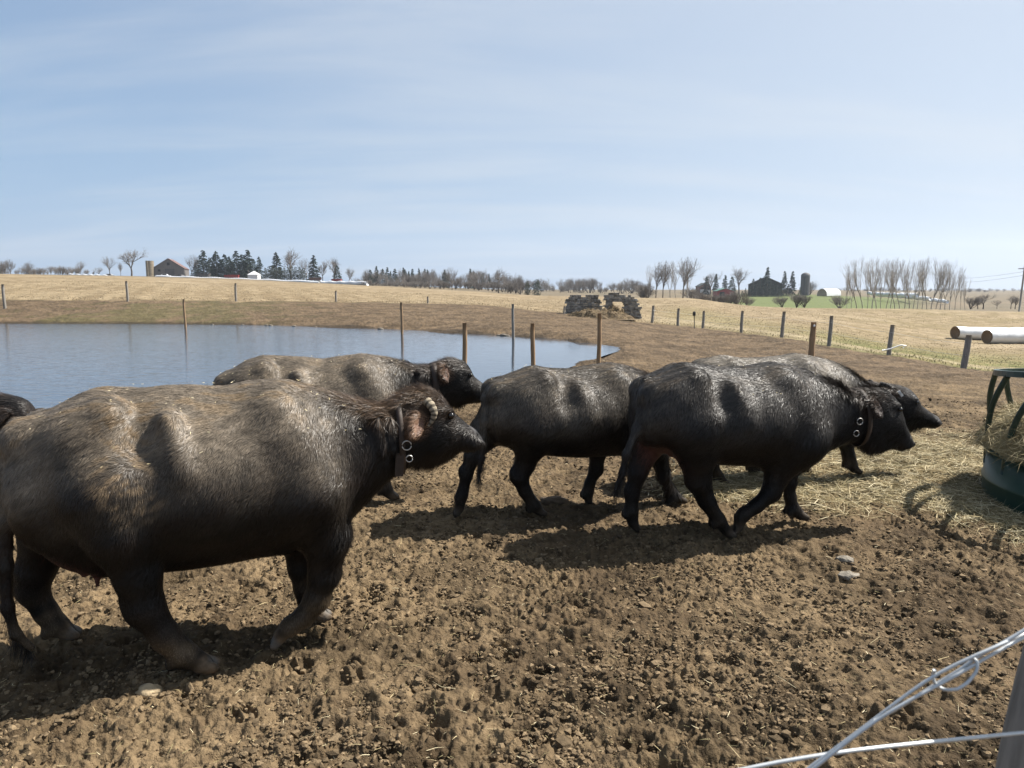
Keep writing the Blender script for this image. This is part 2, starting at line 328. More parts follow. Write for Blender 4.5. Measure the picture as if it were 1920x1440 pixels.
def build_ground():
    th = np.concatenate([np.arange(-180, -60, 6.0), np.arange(-60, -38, 1.0), np.arange(-38, 38, 0.074), np.arange(38, 60, 1.0), np.arange(60, 180, 6.0)])
    th = np.radians(th)
    r = [0.25, 0.6, 1.0, 1.3, 1.6, 1.8]
    while r[-1] < 13: r.append(r[-1] * 1.0030)
    while r[-1] < 110: r.append(r[-1] * 1.0075)
    while r[-1] < 8000: r.append(r[-1] * 1.03)
    r = np.array(r); nr, nt = len(r), len(th)
    RR, TT = np.meshgrid(r, th, indexing='ij'); x = (RR * np.sin(TT)).ravel(); y = (RR * np.cos(TT)).ravel()
    z = terrain(x, y); m, px, q = mudmask(x, y)
    shore = np.exp(-((np.maximum(y, 1) - np.interp(px, list(NEAR), list(NEAR.values()))) / 1.6)**2) + np.exp(-((np.maximum(y, 1) - np.interp(px, list(FAR), list(FAR.values()))) / 1.2)**2)
    z = z + np.clip(shore, 0, 1) * (px < 1168) * (np.abs(z - WATER_Z) < 0.35) * (0.05 * fbm2(x*0.55, y*0.55, 91, 3) + 0.035 * fbm2(x*2.5, y*2.5, 92, 2)); rad = np.hypot(x, y); hay = hayness(x, y) * m
    inyard = m * np.where((px < 1166) & (z < WATER_Z + 0.02), 0.3, 1)
    z = z + mud_height(x, y, inyard) * (1 - 0.35 * hay) + hay * (0.02 + 0.05 * np.clip(fbm2(x*3, y*3, 40, 2), -.3, 1))
    z = z + (1 - m) * sstep(400, 60, rad) * 0.06 * fbm2(x * 0.9, y * 0.9, 50, 2)
    # colours (albedo, with shade painted on the far bank face)
    n1 = fbm2(x * 0.5, y * 0.5, 21, 4); n2 = fbm2(x * 5, y * 5, 22, 3); n3 = fbm2(x * 0.06, y * 0.06, 23, 4)
    c3 = lambda c: np.array(c)[None, :]
    mixc = lambda A, B, t: A * (1 - t)[:, None] + B * t[:, None]
    mud = mixc(c3((0.1369, 0.1006, 0.0614)), c3((0.0777, 0.0555, 0.0340)), sstep(-0.3, 0.45, n1 + 0.6 * n2))
    mud = mud * np.array([[1.13, 1.10, 1.03]]); n5 = fbm2(x * 19, y * 19, 77, 3); mud = mixc(mud, c3((0.0629, 0.0444, 0.0266)) + 0*mud, sstep(0.10, 0.45, n5) * sstep(30, 14, rad) * 0.75)
    mud = mixc(mud, mixc(c3((0.1110, 0.0784, 0.0488)), c3((0.0666, 0.0474, 0.0296)), sstep(-0.25, 0.35, n2 + n1)), sstep(14, 24, rad) * 0.9)                # redder, tighter soil further off
    mud = mixc(mud, c3((0.0851, 0.0777, 0.0333)) + 0*mud, sstep(44, 52, rad) * sstep(900, 300, px) * sstep(-0.15, 0.45, n1 + n3) * 0.55)   # grass coming through on the far bank
    hayc = mixc(c3((0.3108, 0.2479, 0.1295)), c3((0.1924, 0.1480, 0.0740)), sstep(-0.3, 0.4, n2))
    mud = mixc(mud, hayc, hay * 0.62)
    Yp = np.maximum(y, 1.0); nr_ = np.interp(px, list(NEAR), list(NEAR.values())); fr_ = np.interp(px, list(FAR), list(FAR.values()))
    damp = sstep(0.0, 0.45, fbm2(x * 1.25, y * 1.25, 26, 4)) * sstep(25, 14, rad); mud = mud * (1 - 0.42 * damp[:, None])
    wet = (px < 1168) * np.maximum(sstep(0.08, 0.01, z - WATER_Z), sstep(0.30, 0.18, z - WATER_Z) * (np.maximum(y, 1) > 0.5 * (np.interp(px, list(NEAR), list(NEAR.values())) + np.interp(px, list(FAR), list(FAR.values()))))) * sstep(nr_ - 0.8, nr_ - 0.3, Yp) * sstep(fr_ + 0.8, fr_ + 0.4, Yp)  # wet soil at the waterline, plus shade painted into the far bank face's colour
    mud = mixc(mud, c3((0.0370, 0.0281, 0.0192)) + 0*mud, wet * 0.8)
    rows = np.sin((x * 0.93 + y * 0.36) * 2 * math.pi / 0.76 * 0.25) * sstep(150, 70, rad)
    stub = mixc(c3((0.2331, 0.1813, 0.1110)), c3((0.1665, 0.1243, 0.0725)), sstep(-0.5, 0.5, n1 + 0.5 * n3 + 0.25 * rows))
    stub = mixc(stub, c3((0.1628, 0.1295, 0.0629)) + 0*stub, sstep(1400, 1700, px) * 0.55 * sstep(-0.4, 0.5, n1 + n3))
    track = np.exp(-((q - 1.10 - 0.04 * n1) / 0.055) ** 2) * sstep(1180, 1260, px)
    grass = mixc(c3((0.0962, 0.0999, 0.0333)), c3((0.1776, 0.1480, 0.0666)), sstep(-0.3, 0.4, n2 + n1))
    fld = mixc(stub, grass, sstep(1480, 1600, px) * sstep(1.75, 1.1, q))
    fld = mixc(fld, grass, sstep(1200, 1300, px) * sstep(1.9, 1.3, q) * 0.4)
    fld = mixc(fld, c3((0.2590, 0.2109, 0.1332)) + 0*fld, track * 0.8)
    fld = mixc(fld, c3((0.2960, 0.2368, 0.1554)) + 0*fld, sstep(0.15, 0.5, fbm2(px * 0.004, q * 3.0, 60, 3)) * sstep(1.2, 2.0, q) * 0.5)
    crest = np.interp(px, [0, 900, 1100, 1300, 1500, 1900], [230, 230, 190, 165, 135, 140])
    farm = sstep(1.0, 1.15, rad / crest)
    gz = farm * sstep(1320, 1400, px) * sstep(1760, 1640, px) * sstep(430, 380, rad)
    farc = mixc(c3((0.1480, 0.1147, 0.0740)), c3((0.1110, 0.0925, 0.0592)), sstep(-0.3, 0.3, n3))
    fld = mixc(fld, farc, farm); fld = mixc(fld, c3((0.0999, 0.1184, 0.0407)) + 0*fld, gz)
    fld = mixc(fld, c3((0.0518, 0.0555, 0.0444)) + 0*fld, sstep(900, 2500, rad) * sstep(-0.15, 0.15, fbm2(x * 0.0015, y * 0.0015, 71, 3)))
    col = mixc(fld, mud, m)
    idx = np.arange(nr * nt).reshape(nr, nt); a = idx[:-1]; b = idx[1:]
    a2 = np.roll(a, -1, 1); b2 = np.roll(b, -1, 1)
    quads = np.stack([a.ravel(), a2.ravel(), b2.ravel(), b.ravel()], 1)[:, ::-1]
    # hoof prints: two sunk half moons with a pushed-up rim
    z2 = z.reshape(nr, nt); x2 = x.reshape(nr, nt); y2 = y.reshape(nr, nt); g = np.random.default_rng(5)
    hx_, hy_ = [], []
    for _ in range(420): rr_ = 2.2 * (13 / 2.2) ** g.uniform(); t_ = math.radians(g.uniform(-37, 37)); hx_.append(rr_*math.sin(t_)); hy_.append(rr_*math.cos(t_))
    for ax_, ay_ in zip(hx_, hy_):
        rr_ = math.hypot(ax_, ay_); t_ = math.atan2(ax_, ay_); i0, i1 = np.searchsorted(r, [rr_ - .16, rr_ + .16]); j0, j1 = np.searchsorted(th, [t_ - .16/rr_, t_ + .16/rr_])
        an = g.normal(0, 0.5); u = (x2[i0:i1, j0:j1] - ax_); v = (y2[i0:i1, j0:j1] - ay_); u, v = u*math.cos(an) + v*math.sin(an), -u*math.sin(an) + v*math.cos(an)
        d_ = np.minimum(np.hypot(u / .075, (v - .033) / .030), np.hypot(u / .075, (v + .033) / .030))
        z2[i0:i1, j0:j1] += g.uniform(0.5, 1.0) * (-0.040 * sstep(1.15, 0.6, d_) + 0.014 * np.exp(-((np.hypot(u / .115, v / .10) - 1) / .22)**2))
    V = np.c_[x, y, z]; V = np.vstack([V, [[0, 0, 0]]]); col = np.vstack([col, col[:1]])
    tri = np.stack([idx[0], np.roll(idx[0], -1), np.full(nt, nr * nt)], 1)[:, ::-1]
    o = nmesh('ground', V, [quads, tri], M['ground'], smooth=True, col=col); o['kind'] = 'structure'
    return o
build_ground()

def build_pond():
    ks = np.linspace(-1500, 1163, 90); near = np.interp(ks, list(NEAR), list(NEAR.values())); far = np.interp(ks, list(FAR), list(FAR.values()))
    V = []; n = len(ks); rows = 40
    for i, k in enumerate(ks):
        for j in range(rows):
            Y = (near[i] - 0.75) * (1 - j/(rows-1)) + (far[i] + 0.4) * j/(rows-1); V.append(((k - 960) / F * Y, Y, WATER_Z))
    fs = [(i*rows+j, (i+1)*rows+j, (i+1)*rows+j+1, i*rows+j+1) for i in range(n-1) for j in range(rows-1)]
    m = bpy.data.materials.new('pond_water'); m.use_nodes = True; t = m.node_tree; b = t.nodes['Principled BSDF']
    b.inputs['Base Color'].default_value = (0.030, 0.041, 0.058, 1); b.inputs['Roughness'].default_value = 0.06; b.inputs['IOR'].default_value = 1.333
    b.inputs['Specular IOR Level'].default_value = 0.9
    tc = t.nodes.new('ShaderNodeTexCoord'); mp = t.nodes.new('ShaderNodeMapping'); mp.inputs['Scale'].default_value = (0.55, 1.6, 1); mp.inputs['Rotation'].default_value = (0, 0, R(8))
    t.links.new(tc.outputs['Object'], mp.inputs[0])
    n1 = t.nodes.new('ShaderNodeTexNoise'); n1.inputs['Scale'].default_value = 3.2; n1.inputs['Detail'].default_value = 4; t.links.new(mp.outputs[0], n1.inputs['Vector'])
    # breeze: ripples fade out towards the sheltered right-hand tip
    sx = t.nodes.new('ShaderNodeSeparateXYZ'); t.links.new(tc.outputs['Object'], sx.inputs[0])
    mr = t.nodes.new('ShaderNodeMapRange'); mr.inputs['From Min'].default_value = 1.0; mr.inputs['From Max'].default_value = -9.0; mr.inputs['To Min'].default_value = 0.004; mr.inputs['To Max'].default_value = 0.018
    t.links.new(sx.outputs['X'], mr.inputs['Value'])
    bu = t.nodes.new('ShaderNodeBump'); bu.inputs['Strength'].default_value = 1.0; t.links.new(n1.outputs['Fac'], bu.inputs['Height']); t.links.new(mr.outputs[0], bu.inputs['Distance'])
    t.links.new(bu.outputs[0], b.inputs['Normal'])
    o = nmesh('pond_water', V, [np.array(fs)], m, smooth=True); o['kind'] = 'structure'
build_pond()

# ------------------------------------------------------------------ ribbons (hair, hay)
def ribbons(P, D1, D2, W, L, width, bend=0.5, ncol=None):
    """P roots, D1 first direction, D2 tip direction, W width direction; 5 verts each"""
    n = len(P); L = np.broadcast_to(L, (n,))[:, None]; width = np.broadcast_to(width, (n,))[:, None]
    mid = P + D1 * L * bend; tip = mid + D2 * L * (1 - bend)
    V = np.stack([P - W*width/2, P + W*width/2, mid - W*width*0.42, mid + W*width*0.42, tip], 1).reshape(-1, 3)
    b = np.arange(n)[:, None] * 5
    q = b + np.array([[0, 1, 3, 2]]); t = b + np.array([[2, 3, 4]])
    return V, [q, t]
def unit(v): return v / (np.linalg.norm(v, axis=-1, keepdims=True) + 1e-9)
def straws(name, P, N, L, width, cols, flat=0.35, parent=None):
    n = len(P); th = rng.uniform(0, 2*math.pi, n)
    d = np.c_[np.cos(th), np.sin(th), rng.normal(0, flat, n)]
    d = unit(d - N * (np.sum(d * N, 1) - np.abs(rng.normal(0, flat*0.6, n)))[:, None])
    d2 = unit(d + rng.normal(0, 0.28, (n, 3)) - np.array([0, 0, 0.12]))
    W = unit(np.cross(d, N + rng.normal(0, 0.5, (n, 3))))
    V, fs = ribbons(P - d * (L * 0.5)[:, None] * 0.6, d, d2, W, L, width)
    ci = rng.integers(0, len(cols), n); c = np.array(cols)[ci] * rng.uniform(0.7, 1.2, (n, 1))
    return nmesh(name, V, fs, M['straw'], parent, smooth=False, col=np.repeat(c, 5, 0))
HAYC = [(0.42,0.34,0.19), (0.31,0.245,0.125), (0.22,0.185,0.09), (0.52,0.45,0.29), (0.14,0.115,0.055)]

# ------------------------------------------------------------------ implicit bodies
def smin(a, b, k):
    h = np.clip(0.5 + 0.5 * (b - a) / k, 0, 1); return b * (1 - h) + a * h - k * h * (1 - h)
class Field:
    def __init__(s, lo, hi, vox):
        s.lo = np.array(lo, float); s.vox = vox; s.n = np.ceil((np.array(hi) - s.lo) / vox).astype(int) + 1
        s.ax = [s.lo[i] + np.arange(s.n[i]) * vox for i in range(3)]
        s.d = np.full(s.n, 1.0, np.float32)
    def grid(s, lo, hi):
        sl = []; ax = []
        for i in range(3):
            a = int(np.clip(np.floor((lo[i] - s.lo[i]) / s.vox), 0, s.n[i] - 1)); b = int(np.clip(np.ceil((hi[i] - s.lo[i]) / s.vox) + 1, a + 1, s.n[i]))
            sl.append(slice(a, b)); ax.append(s.ax[i][a:b])
        return tuple(sl), np.meshgrid(*ax, indexing='ij', sparse=True)
    def cone(s, a, b, ra, rb, k=0.05, sub=False, flat=1.0):
        a = np.array(a, float); b = np.array(b, float); r = max(ra, rb) + k + s.vox * 2
        sl, (X, Y, Z) = s.grid(np.minimum(a, b) - r, np.maximum(a, b) + r)
        ab = b - a; L2 = ab @ ab + 1e-9
        t = np.clip(((X - a[0])*ab[0] + (Y - a[1])*ab[1] + (Z - a[2])*ab[2]) / L2, 0, 1)
        d = np.sqrt((X - a[0] - t*ab[0])**2 + ((Y - a[1] - t*ab[1]) / flat)**2 + (Z - a[2] - t*ab[2])**2) - (ra + (rb - ra) * t)
        s.d[sl] = -smin(-s.d[sl], d, k) if sub else smin(s.d[sl], d, k)
    def chain(s, P, r, k=0.05, flat=1.0):
        for i in range(len(P) - 1): s.cone(P[i], P[i+1], r[i], r[i+1], k, flat=flat)
    def ell(s, c, ra, rot=None, k=0.04, sub=False):
        c = np.array(c, float); ra = np.array(ra, float); r = ra.max() + k + s.vox * 2
        sl, (X, Y, Z) = s.grid(c - r, c + r); Q = np.eye(3) if rot is None else np.array(rot)   # rows = local axes
        X = X - c[0]; Y = Y - c[1]; Z = Z - c[2]
        q = [(Q[i, 0]*X + Q[i, 1]*Y + Q[i, 2]*Z) / ra[i] for i in range(3)]
        k0 = np.sqrt(q[0]**2 + q[1]**2 + q[2]**2); k1 = np.sqrt((q[0]/ra[0])**2 + (q[1]/ra[1])**2 + (q[2]/ra[2])**2) + 1e-6
        d = k0 * (k0 - 1) / k1
        s.d[sl] = -smin(-s.d[sl], d, k) if sub else smin(s.d[sl], d, k)
    def mesh(s, smooth=2):
        d = s.d; ins = d < 0
        c = sum(ins[i:ins.shape[0]-1+i, j:ins.shape[1]-1+j, k:ins.shape[2]-1+k].astype(np.int8) for i in (0,1) for j in (0,1) for k in (0,1))
        act = (c > 0) & (c < 8); I = np.argwhere(act); vid = np.full(act.shape, -1, np.int32); vid[act] = np.arange(len(I))
        P = np.zeros((len(I), 3)); cnt = np.zeros(len(I))
        corners = [(i, j, k) for i in (0,1) for j in (0,1) for k in (0,1)]
        val = {q: d[I[:,0]+q[0], I[:,1]+q[1], I[:,2]+q[2]] for q in corners}
        for q in corners:
            for a in range(3):
                if q[a] == 0:
                    p = list(q); p[a] = 1; p = tuple(p); v0, v1 = val[q], val[p]; x = (v0 < 0) != (v1 < 0)
                    t = np.where(x, v0 / np.where(x, v0 - v1, 1), 0)
                    pt = np.array(q, float)[None] + t[:, None] * np.eye(3)[a][None]
                    P += pt * x[:, None]; cnt += x
        P = P / np.maximum(cnt, 1)[:, None] + I
        V = s.lo + P * s.vox; F_ = []
        for a in range(3):
            b, e = [(1, 2), (2, 0), (0, 1)][a]
            n = list(ins.shape); n[a] -= 1
            s0 = [slice(None)]*3; s1 = [slice(None)]*3; s0[a] = slice(0, -1); s1[a] = slice(1, None)
            ch = ins[tuple(s0)] != ins[tuple(s1)]; E_ = np.argwhere(ch)
            ok = (E_[:, b] > 0) & (E_[:, e] > 0) & (E_[:, b] < act.shape[b]) & (E_[:, e] < act.shape[e]); E_ = E_[ok]
            def at_(db, de):
                q = E_.copy(); q[:, b] -= db; q[:, e] -= de; return vid[q[:, 0], q[:, 1], q[:, 2]]
            Q = np.stack([at_(1, 1), at_(0, 1), at_(0, 0), at_(1, 0)], 1)
            inside_first = ins[E_[:, 0], E_[:, 1], E_[:, 2]]
            Q[~inside_first] = Q[~inside_first][:, ::-1]; F_.append(Q)
        Q = np.vstack(F_); Q = Q[(Q >= 0).all(1)]
        for _ in range(smooth):
            acc = np.zeros_like(V); n = np.zeros(len(V))
            for a in range(4):
                for b in ((a+1) % 4, (a-1) % 4):
                    np.add.at(acc, Q[:, a], V[Q[:, b]]); np.add.at(n, Q[:, a], 1)
            V = V * 0.4 + 0.6 * acc / np.maximum(n, 1)[:, None]
        # normals
        N = np.zeros_like(V); fn = np.cross(V[Q[:, 2]] - V[Q[:, 0]], V[Q[:, 3]] - V[Q[:, 1]])
        for a in range(4): np.add.at(N, Q[:, a], fn)
        return V, Q, unit(N)

# ------------------------------------------------------------------ water buffaloes
class Frame:
    def __init__(s, pos, yaw): s.p = np.array(pos, float); s.a = R(yaw)
    def tr(s, px, py, lat=0.0):                                     # sight line -> the buffalo's own upright plane at lateral offset lat
        c, n = math.cos(s.a), math.sin(s.a); nr = np.array([-n, c, 0]); o = np.array([s.p[0], s.p[1], 0]) + nr * lat
        d = ray(px, py); C = np.array([0, 0, CH]); t = ((o - C) @ nr) / (d @ nr); w = C + t * d; q = w - np.array([s.p[0], s.p[1], 0])
        return np.array([q[0]*c + q[1]*n, lat, w[2]]), t
def smooth_prof(P, xs, w=3):
    P = sorted(P, key=lambda q: q[0]); x = np.array([q[0] for q in P]); z = np.array([q[1] for q in P])
    y = np.interp(xs, x, z); k = np.hanning(2*w+3)[1:-1]; k /= k.sum(); return np.convolve(np.pad(y, w, mode='edge'), k, 'valid')

def buffalo(spec):
    fr = Frame(spec['pos'], spec['yaw']); vox = spec['vox']; yc_head = spec.get('head_lat', 0.0)
    lx = lambda p, lat=0: fr.tr(p[0], p[1], lat)[0]
    xneck = lx(spec['mark']['neck'])[0]; xpoll = lx(spec['mark']['poll'])[0]
    top = [(q[0], q[2]) for q in (lx(p) for p in spec['top'])]; bot = [(q[0], q[2]) for q in (lx(p) for p in spec['bot'])]
    x0 = min(q[0] for q in top) ; x1 = max(q[0] for q in top)
    xs = np.arange(x0 - 0.1, x1 + 0.1, 0.01)
    T = smooth_prof(top, xs, 3); B = smooth_prof(bot, xs, 3)
    wp = [(lx(p)[0], w) for p, w in spec['width']]; W = smooth_prof(wp, xs, 6)
    zmax = T.max() + 0.1
    fld = Field((x0 - 0.28, -0.55, -0.04), (x1 + 0.10, 0.55, zmax + 0.05), vox)
    X, Y, Z = np.meshgrid(*fld.ax, indexing='ij', sparse=True)
    Tx = np.interp(fld.ax[0], xs, T)[:, None, None]; Bx = np.interp(fld.ax[0], xs, B)[:, None, None]; Wx = np.interp(fld.ax[0], xs, W)[:, None, None]
    yc = (yc_head * sstep(xneck, xpoll, fld.ax[0]))[:, None, None]
    h = np.maximum((Tx - Bx) / 2, 0.02); v = (Z - (Tx + Bx) / 2) / h
    bodyness = sstep(xneck + 0.15, xneck - 0.25, fld.ax[0])[:, None, None]
    wsc = 1 - bodyness * (0.30 * np.clip(v, 0, 1)**1.6) + bodyness * 0.05 * np.exp(-((v + 0.25) / 0.4)**2)
    u = np.abs(Y - yc) / (Wx * wsc)
    e = 2.15
    d = ((u**e + np.abs(v)**e)**(1/e) - 1) * np.minimum(Wx, h)
    d = -smin(-d, -(x0 + 0.0 - X), 0.09); d = -smin(-d, -(X - x1 - 0.008), 0.022)
    fld.d[:] = d
    # pelvis, hip hooks, flank hollow, shoulder blade, ribs
    hx = lx(spec['mark']['hip'])[0]; sx = lx(spec['mark']['shoulder'])[0]; tzp = lambda x: float(np.interp(x, xs, T)); bzp = lambda x: float(np.interp(x, xs, B)); wzp = lambda x: float(np.interp(x, xs, W))
    for s_ in (-1, 1):
        fld.ell((hx + 0.01, s_*0.205, tzp(hx) - 0.085), (0.05, 0.035, 0.03), k=0.07)
        fld.cone((hx - 0.02, s_*0.17, tzp(hx) - 0.12), (x0 + 0.12, s_*0.12, tzp(x0 + 0.12) - 0.10), 0.085, 0.07, k=0.08)
        fld.ell((x0 + 0.10, s_*0.12, tzp(x0 + 0.12) - 0.09), (0.09, 0.06, 0.07), k=0.09)
        fld.cone((hx + 0.02, s_*0.215, tzp(hx) - 0.12), (hx + 0.10, s_*0.33, tzp(hx) - 0.44), 0.035, 0.02, k=0.09)
        rx = hx + spec.get('ribx', 0.29); fld.cone((rx - 0.02, s_*(wzp(rx) * 0.66), tzp(rx) - 0.13), (rx + 0.05, s_*(wzp(rx) * 0.97 - .02), tzp(rx) - 0.36), 0.035, 0.03, k=0.09)
        fld.ell((hx + 0.15, s_*(wzp(hx + .15) * 0.93 + spec.get('hollow', 0.055)), tzp(hx) - 0.20), (0.085, 0.085, 0.115), rot=[(0.9, 0, -0.43), (0, 1, 0), (0.43, 0, 0.9)], k=0.09, sub=True)
        fld.cone((sx - 0.10, s_*0.14, tzp(sx) - 0.14), (sx + 0.08, s_*0.235, tzp(sx) - 0.52), 0.13, 0.13, k=0.10)
    # legs
    tint_spots = []; feet = []; leg_axes = []
    for L in spec['legs']:
        P = []; r = []
        for px, py, rp in L['pts']:
            q, t = fr.tr(px, py, L['lat']); P.append(q); r.append(rp * t / F * (0.93 if len(r) else 0.97) * spec.get('leg', 1.0))
        P = np.array(P); r = np.array(r)
        zt = 0.045 if not L.get('raised') else L['raised']
        if L.get('gz') is not None: zt = L['gz']
        dz = P[-1, 2] - zt; wgt = np.clip(1 - P[:, 2] / 0.75, 0, 1); P[:, 2] -= dz * np.clip(wgt * 1.15, 0, 1)
        s_ = 1 if L['lat'] > 0 else -1
        if L['hind']:
            hip = np.array([hx - 0.10, s_*0.19, tzp(hx) - 0.30]); mid = (hip + P[0]) / 2 + np.array([0.03, s_*0.035, 0]); P[0, 1] = s_ * max(abs(P[0, 1]), 0.15)
            fld.cone(hip, mid, 0.19, 0.18, k=0.10, flat=0.75); fld.cone(mid, P[0], 0.18, r[0], k=0.08)
        else:
            sh = np.array([sx + 0.03, s_*0.20, tzp(sx) - 0.58]); fld.cone(sh, P[0], 0.15, r[0], k=0.08)
        fld.chain(P[:-1], r[:-1], k=0.035)
        if L['hind'] and len(P) > 4: fld.ell(P[2] + np.array([-r[2] * 0.75, 0, 0.035]), (0.035, 0.028, 0.055), k=0.035)       # point of hock
        elif not L['hind']: fld.ell(P[1] + np.array([r[1] * 0.45, 0, 0.0]), (0.035, 0.042, 0.05), k=0.035)                  # knee
        # fetlock, pastern, hoof with two toes
        f = P[-2]; toe = P[-1]; ax = unit(toe - f); hz = max(0.035, r[-1] * 0.9)
        side = np.array([0, 1, 0.0]); fwd = unit(np.array([ax[0], 0, ax[2] * (1.0 if L.get('raised') else 0.35)]) + 1e-6)
        fld.cone(f, toe - fwd * r[-1] * 0.6 + np.array([0, 0, 0.01]), r[-2] * 0.95, r[-1] * 0.85, k=0.03)
        up = np.cross(fwd, side)
        for q in (-1, 1):
            fld.ell(toe + side * q * r[-1] * 0.52 - fwd * r[-1] * 0.15, (r[-1] * 1.2, r[-1] * 0.46, r[-1] * 0.62), rot=[fwd, side, up], k=0.012)
            fld.ell(f - np.array([r[-2] * 0.9, -q * 0.03, 0.03]), (0.025, 0.02, 0.035), k=0.015)   # dew claws
        feet.append(toe); leg_axes.append((P, r))
    # tail
    if 'tail' in spec:
        tp = np.array([fr.tr(px, py, lat)[0] for px, py, lat in spec['tail']]); tr_ = np.linspace(0.045, 0.018, len(tp)); fld.chain(tp, tr_, k=0.03)
    # udder
    if 'udder' in spec:
        (ux, uy), ur, teats = spec['udder']; q = fr.tr(ux, uy, 0)[0]; fld.ell(q + np.array([0, 0, ur * 0.5]), (ur * 1.3, ur * 1.1, ur), k=0.06)
        for px, py, lat in teats:
            a = fr.tr(px, py, lat)[0]; fld.cone(a + np.array([0, 0, 0.11]), a, 0.022, 0.012, k=0.02)
    # head: brows, cheek, muzzle, nostrils, mouth, ear
    ey = spec.get('eye'); eye_pts = []
    if ey:
        e0 = lx(ey); hw = wzp(e0[0])
        for s_ in (-1, 1):
            c = np.array([e0[0], yc_head + s_ * hw * 0.80, e0[2]])
            fld.ell(c + np.array([-0.015, -s_*0.008, 0.026]), (0.045, 0.024, 0.018), k=0.03); eye_pts.append((c + np.array([0.004, s_*0.012, 0]), s_))
            fld.ell(c + np.array([-0.05, -s_*0.005, -0.12]), (0.08, 0.035, 0.07), k=0.05)
    mz = lx(spec['muzzle']); hw = wzp(mz[0])
    fld.ell((mz[0] - 0.050, yc_head, mz[2] - 0.004), (0.054, 0.098, 0.064), k=0.03)
    for s_ in (-1, 1):
        fld.ell((mz[0] - 0.008, yc_head + s_*0.060, mz[2] + 0.024), (0.027, 0.018, 0.019), k=0.008, sub=True)
        fld.cone((mz[0] + 0.005, yc_head + s_*0.03, mz[2] - 0.045), (mz[0] - 0.13, yc_head + s_*0.10, mz[2] - 0.062), 0.0095, 0.008, k=0.008, sub=True)
    ears = []
    for (bx, by), (tx_, ty_), wd in spec.get('ears', []):
        for s_ in (-1, 1):
            off = wzp(fr.tr(bx, by, -.12)[0][0]) * 0.98; b0 = fr.tr(bx, by, -off)[0]; t0 = fr.tr(tx_, ty_, -off - 0.06)[0]
            b0[1] = yc_head + s_ * off; t0[1] = yc_head + s_ * (off + 0.075)
            a1 = unit(t0 - b0); nn = unit(np.cross(a1, np.array([0.25, 0, 1.0]))); nn = nn * np.sign(nn[1]) * s_
            nn = unit(np.array([0.35, s_ * 0.9, 0.1]) - a1 * (np.array([0.35, s_*0.9, 0.1]) @ a1)); w_ = np.cross(nn, a1); c = (b0 + t0) / 2; Ln = np.linalg.norm(t0 - b0)
            fld.ell(c, (Ln * 0.56, wd, 0.022), rot=[a1, w_, nn], k=0.018)
            fld.ell(c + nn * 0.030, (Ln * 0.42, wd * 0.66, 0.028), rot=[a1, w_, nn], k=0.012, sub=True); ears.append((c, a1, w_, nn, Ln, wd))
    # neck folds where the head is carried up
    for px in spec.get('folds', []):
        q = lx((px, 700)); x = q[0]
        fld.cone((x, -wzp(x) * 0.86 + yc_head*.5, tzp(x) - 0.05), (x + 0.03, -wzp(x) * 1.0 + yc_head*.5, tzp(x) - 0.20), 0.022, 0.015, k=0.03)
    V, Q, N = fld.mesh(2)
    # ---- colour of the hide: black skin, dust on the back, mud on the legs
    dust, dcol, blk, brn = spec['dust'], np.array(spec['dust_col']), np.array(spec['black']), np.array(spec['brown'])
    def hide(P, Nn, hair):
        x, y, z = P.T; tt = np.interp(x, xs, T); n1 = noise3(P * 5.5, 3) ; n2 = noise3(P * 2.2, 9); n3 = noise3(P * 17, 6)
        c = np.repeat(blk[None], len(P), 0); k = sstep(-0.35, 0.4, n1 * 0.6 + n2); c = c * (1 - 0.55*k[:, None]) + brn * (0.55*k[:, None])
        up = sstep(0.62, 0.12, tt - z + 0.22 * n2 + 0.10 * n1); onb = sstep(xneck + 0.05, xneck - 0.30, x + 0.2 * n2)
        dk = np.clip(dust * up * onb * (0.72 + 0.5 * n1 + 0.35 * n3), 0, 1); c = c * (1 - dk[:, None]) + dcol * dk[:, None]
        crust = sstep(0.10, 0.42, n1 + 0.5 * n3) * sstep(0.22, 0.02, tt - z + 0.1*n2) * onb * spec.get('crust', 0.3); c = c * (1 - crust[:, None]) + np.array((0.20, 0.135, 0.07)) * crust[:, None]
        legm = sstep(0.34, 0.10, z + 0.12 * n2) * spec.get('legmud', 0.5) * (0.5 + n1); legm = np.clip(legm, 0, 1); c = c * (1 - legm[:, None]) + np.array((0.16, 0.115, 0.07)) * legm[:, None]
        for px, py, rad in spec.get('mud', []):
            q = fr.tr(px, py, -0.33)[0]; k = sstep(rad, rad*0.3, np.linalg.norm((P - q) * np.array([1, .5, .7]), axis=1)) * sstep(-0.05, 0.30, n3 + 0.4 * n1); c = c * (1 - k[:, None]) + np.array((0.165, 0.118, 0.072)) * k[:, None]
        return c
    col = hide(V, N, False) * 0.55
    for toe in feet:
        dd = np.linalg.norm(V - toe, axis=1); hf = sstep(0.085, 0.05, dd) * spec.get('hoof', 0.6) * (0.55 + 0.6 * noise3(V * 25, 4)).clip(0.15, 1); col = col * (1 - hf[:, None]) + np.array((0.15, 0.105, 0.066)) * hf[:, None]
        tip = sstep(0.055, 0.035, dd) * spec.get('hoof', 0.6); col = col * (1 - tip[:, None]) + np.array((0.105, 0.098, 0.088)) * tip[:, None]
        cl_ = sstep(0.010, 0.004, np.abs(V[:, 1] - toe[1])) * (dd < 0.085); col = col * (1 - 0.85 * cl_[:, None])
    if 'udder' in spec:
        q = fr.tr(*spec['udder'][0], 0)[0]; dd = np.linalg.norm((V - q) / np.array([1.3, 1, 1.2]), axis=1); pk = sstep(0.34, 0.12, dd) * 0.8; col = col * (1 - pk[:, None]) + np.array((0.105, 0.05, 0.042)) * pk[:, None]
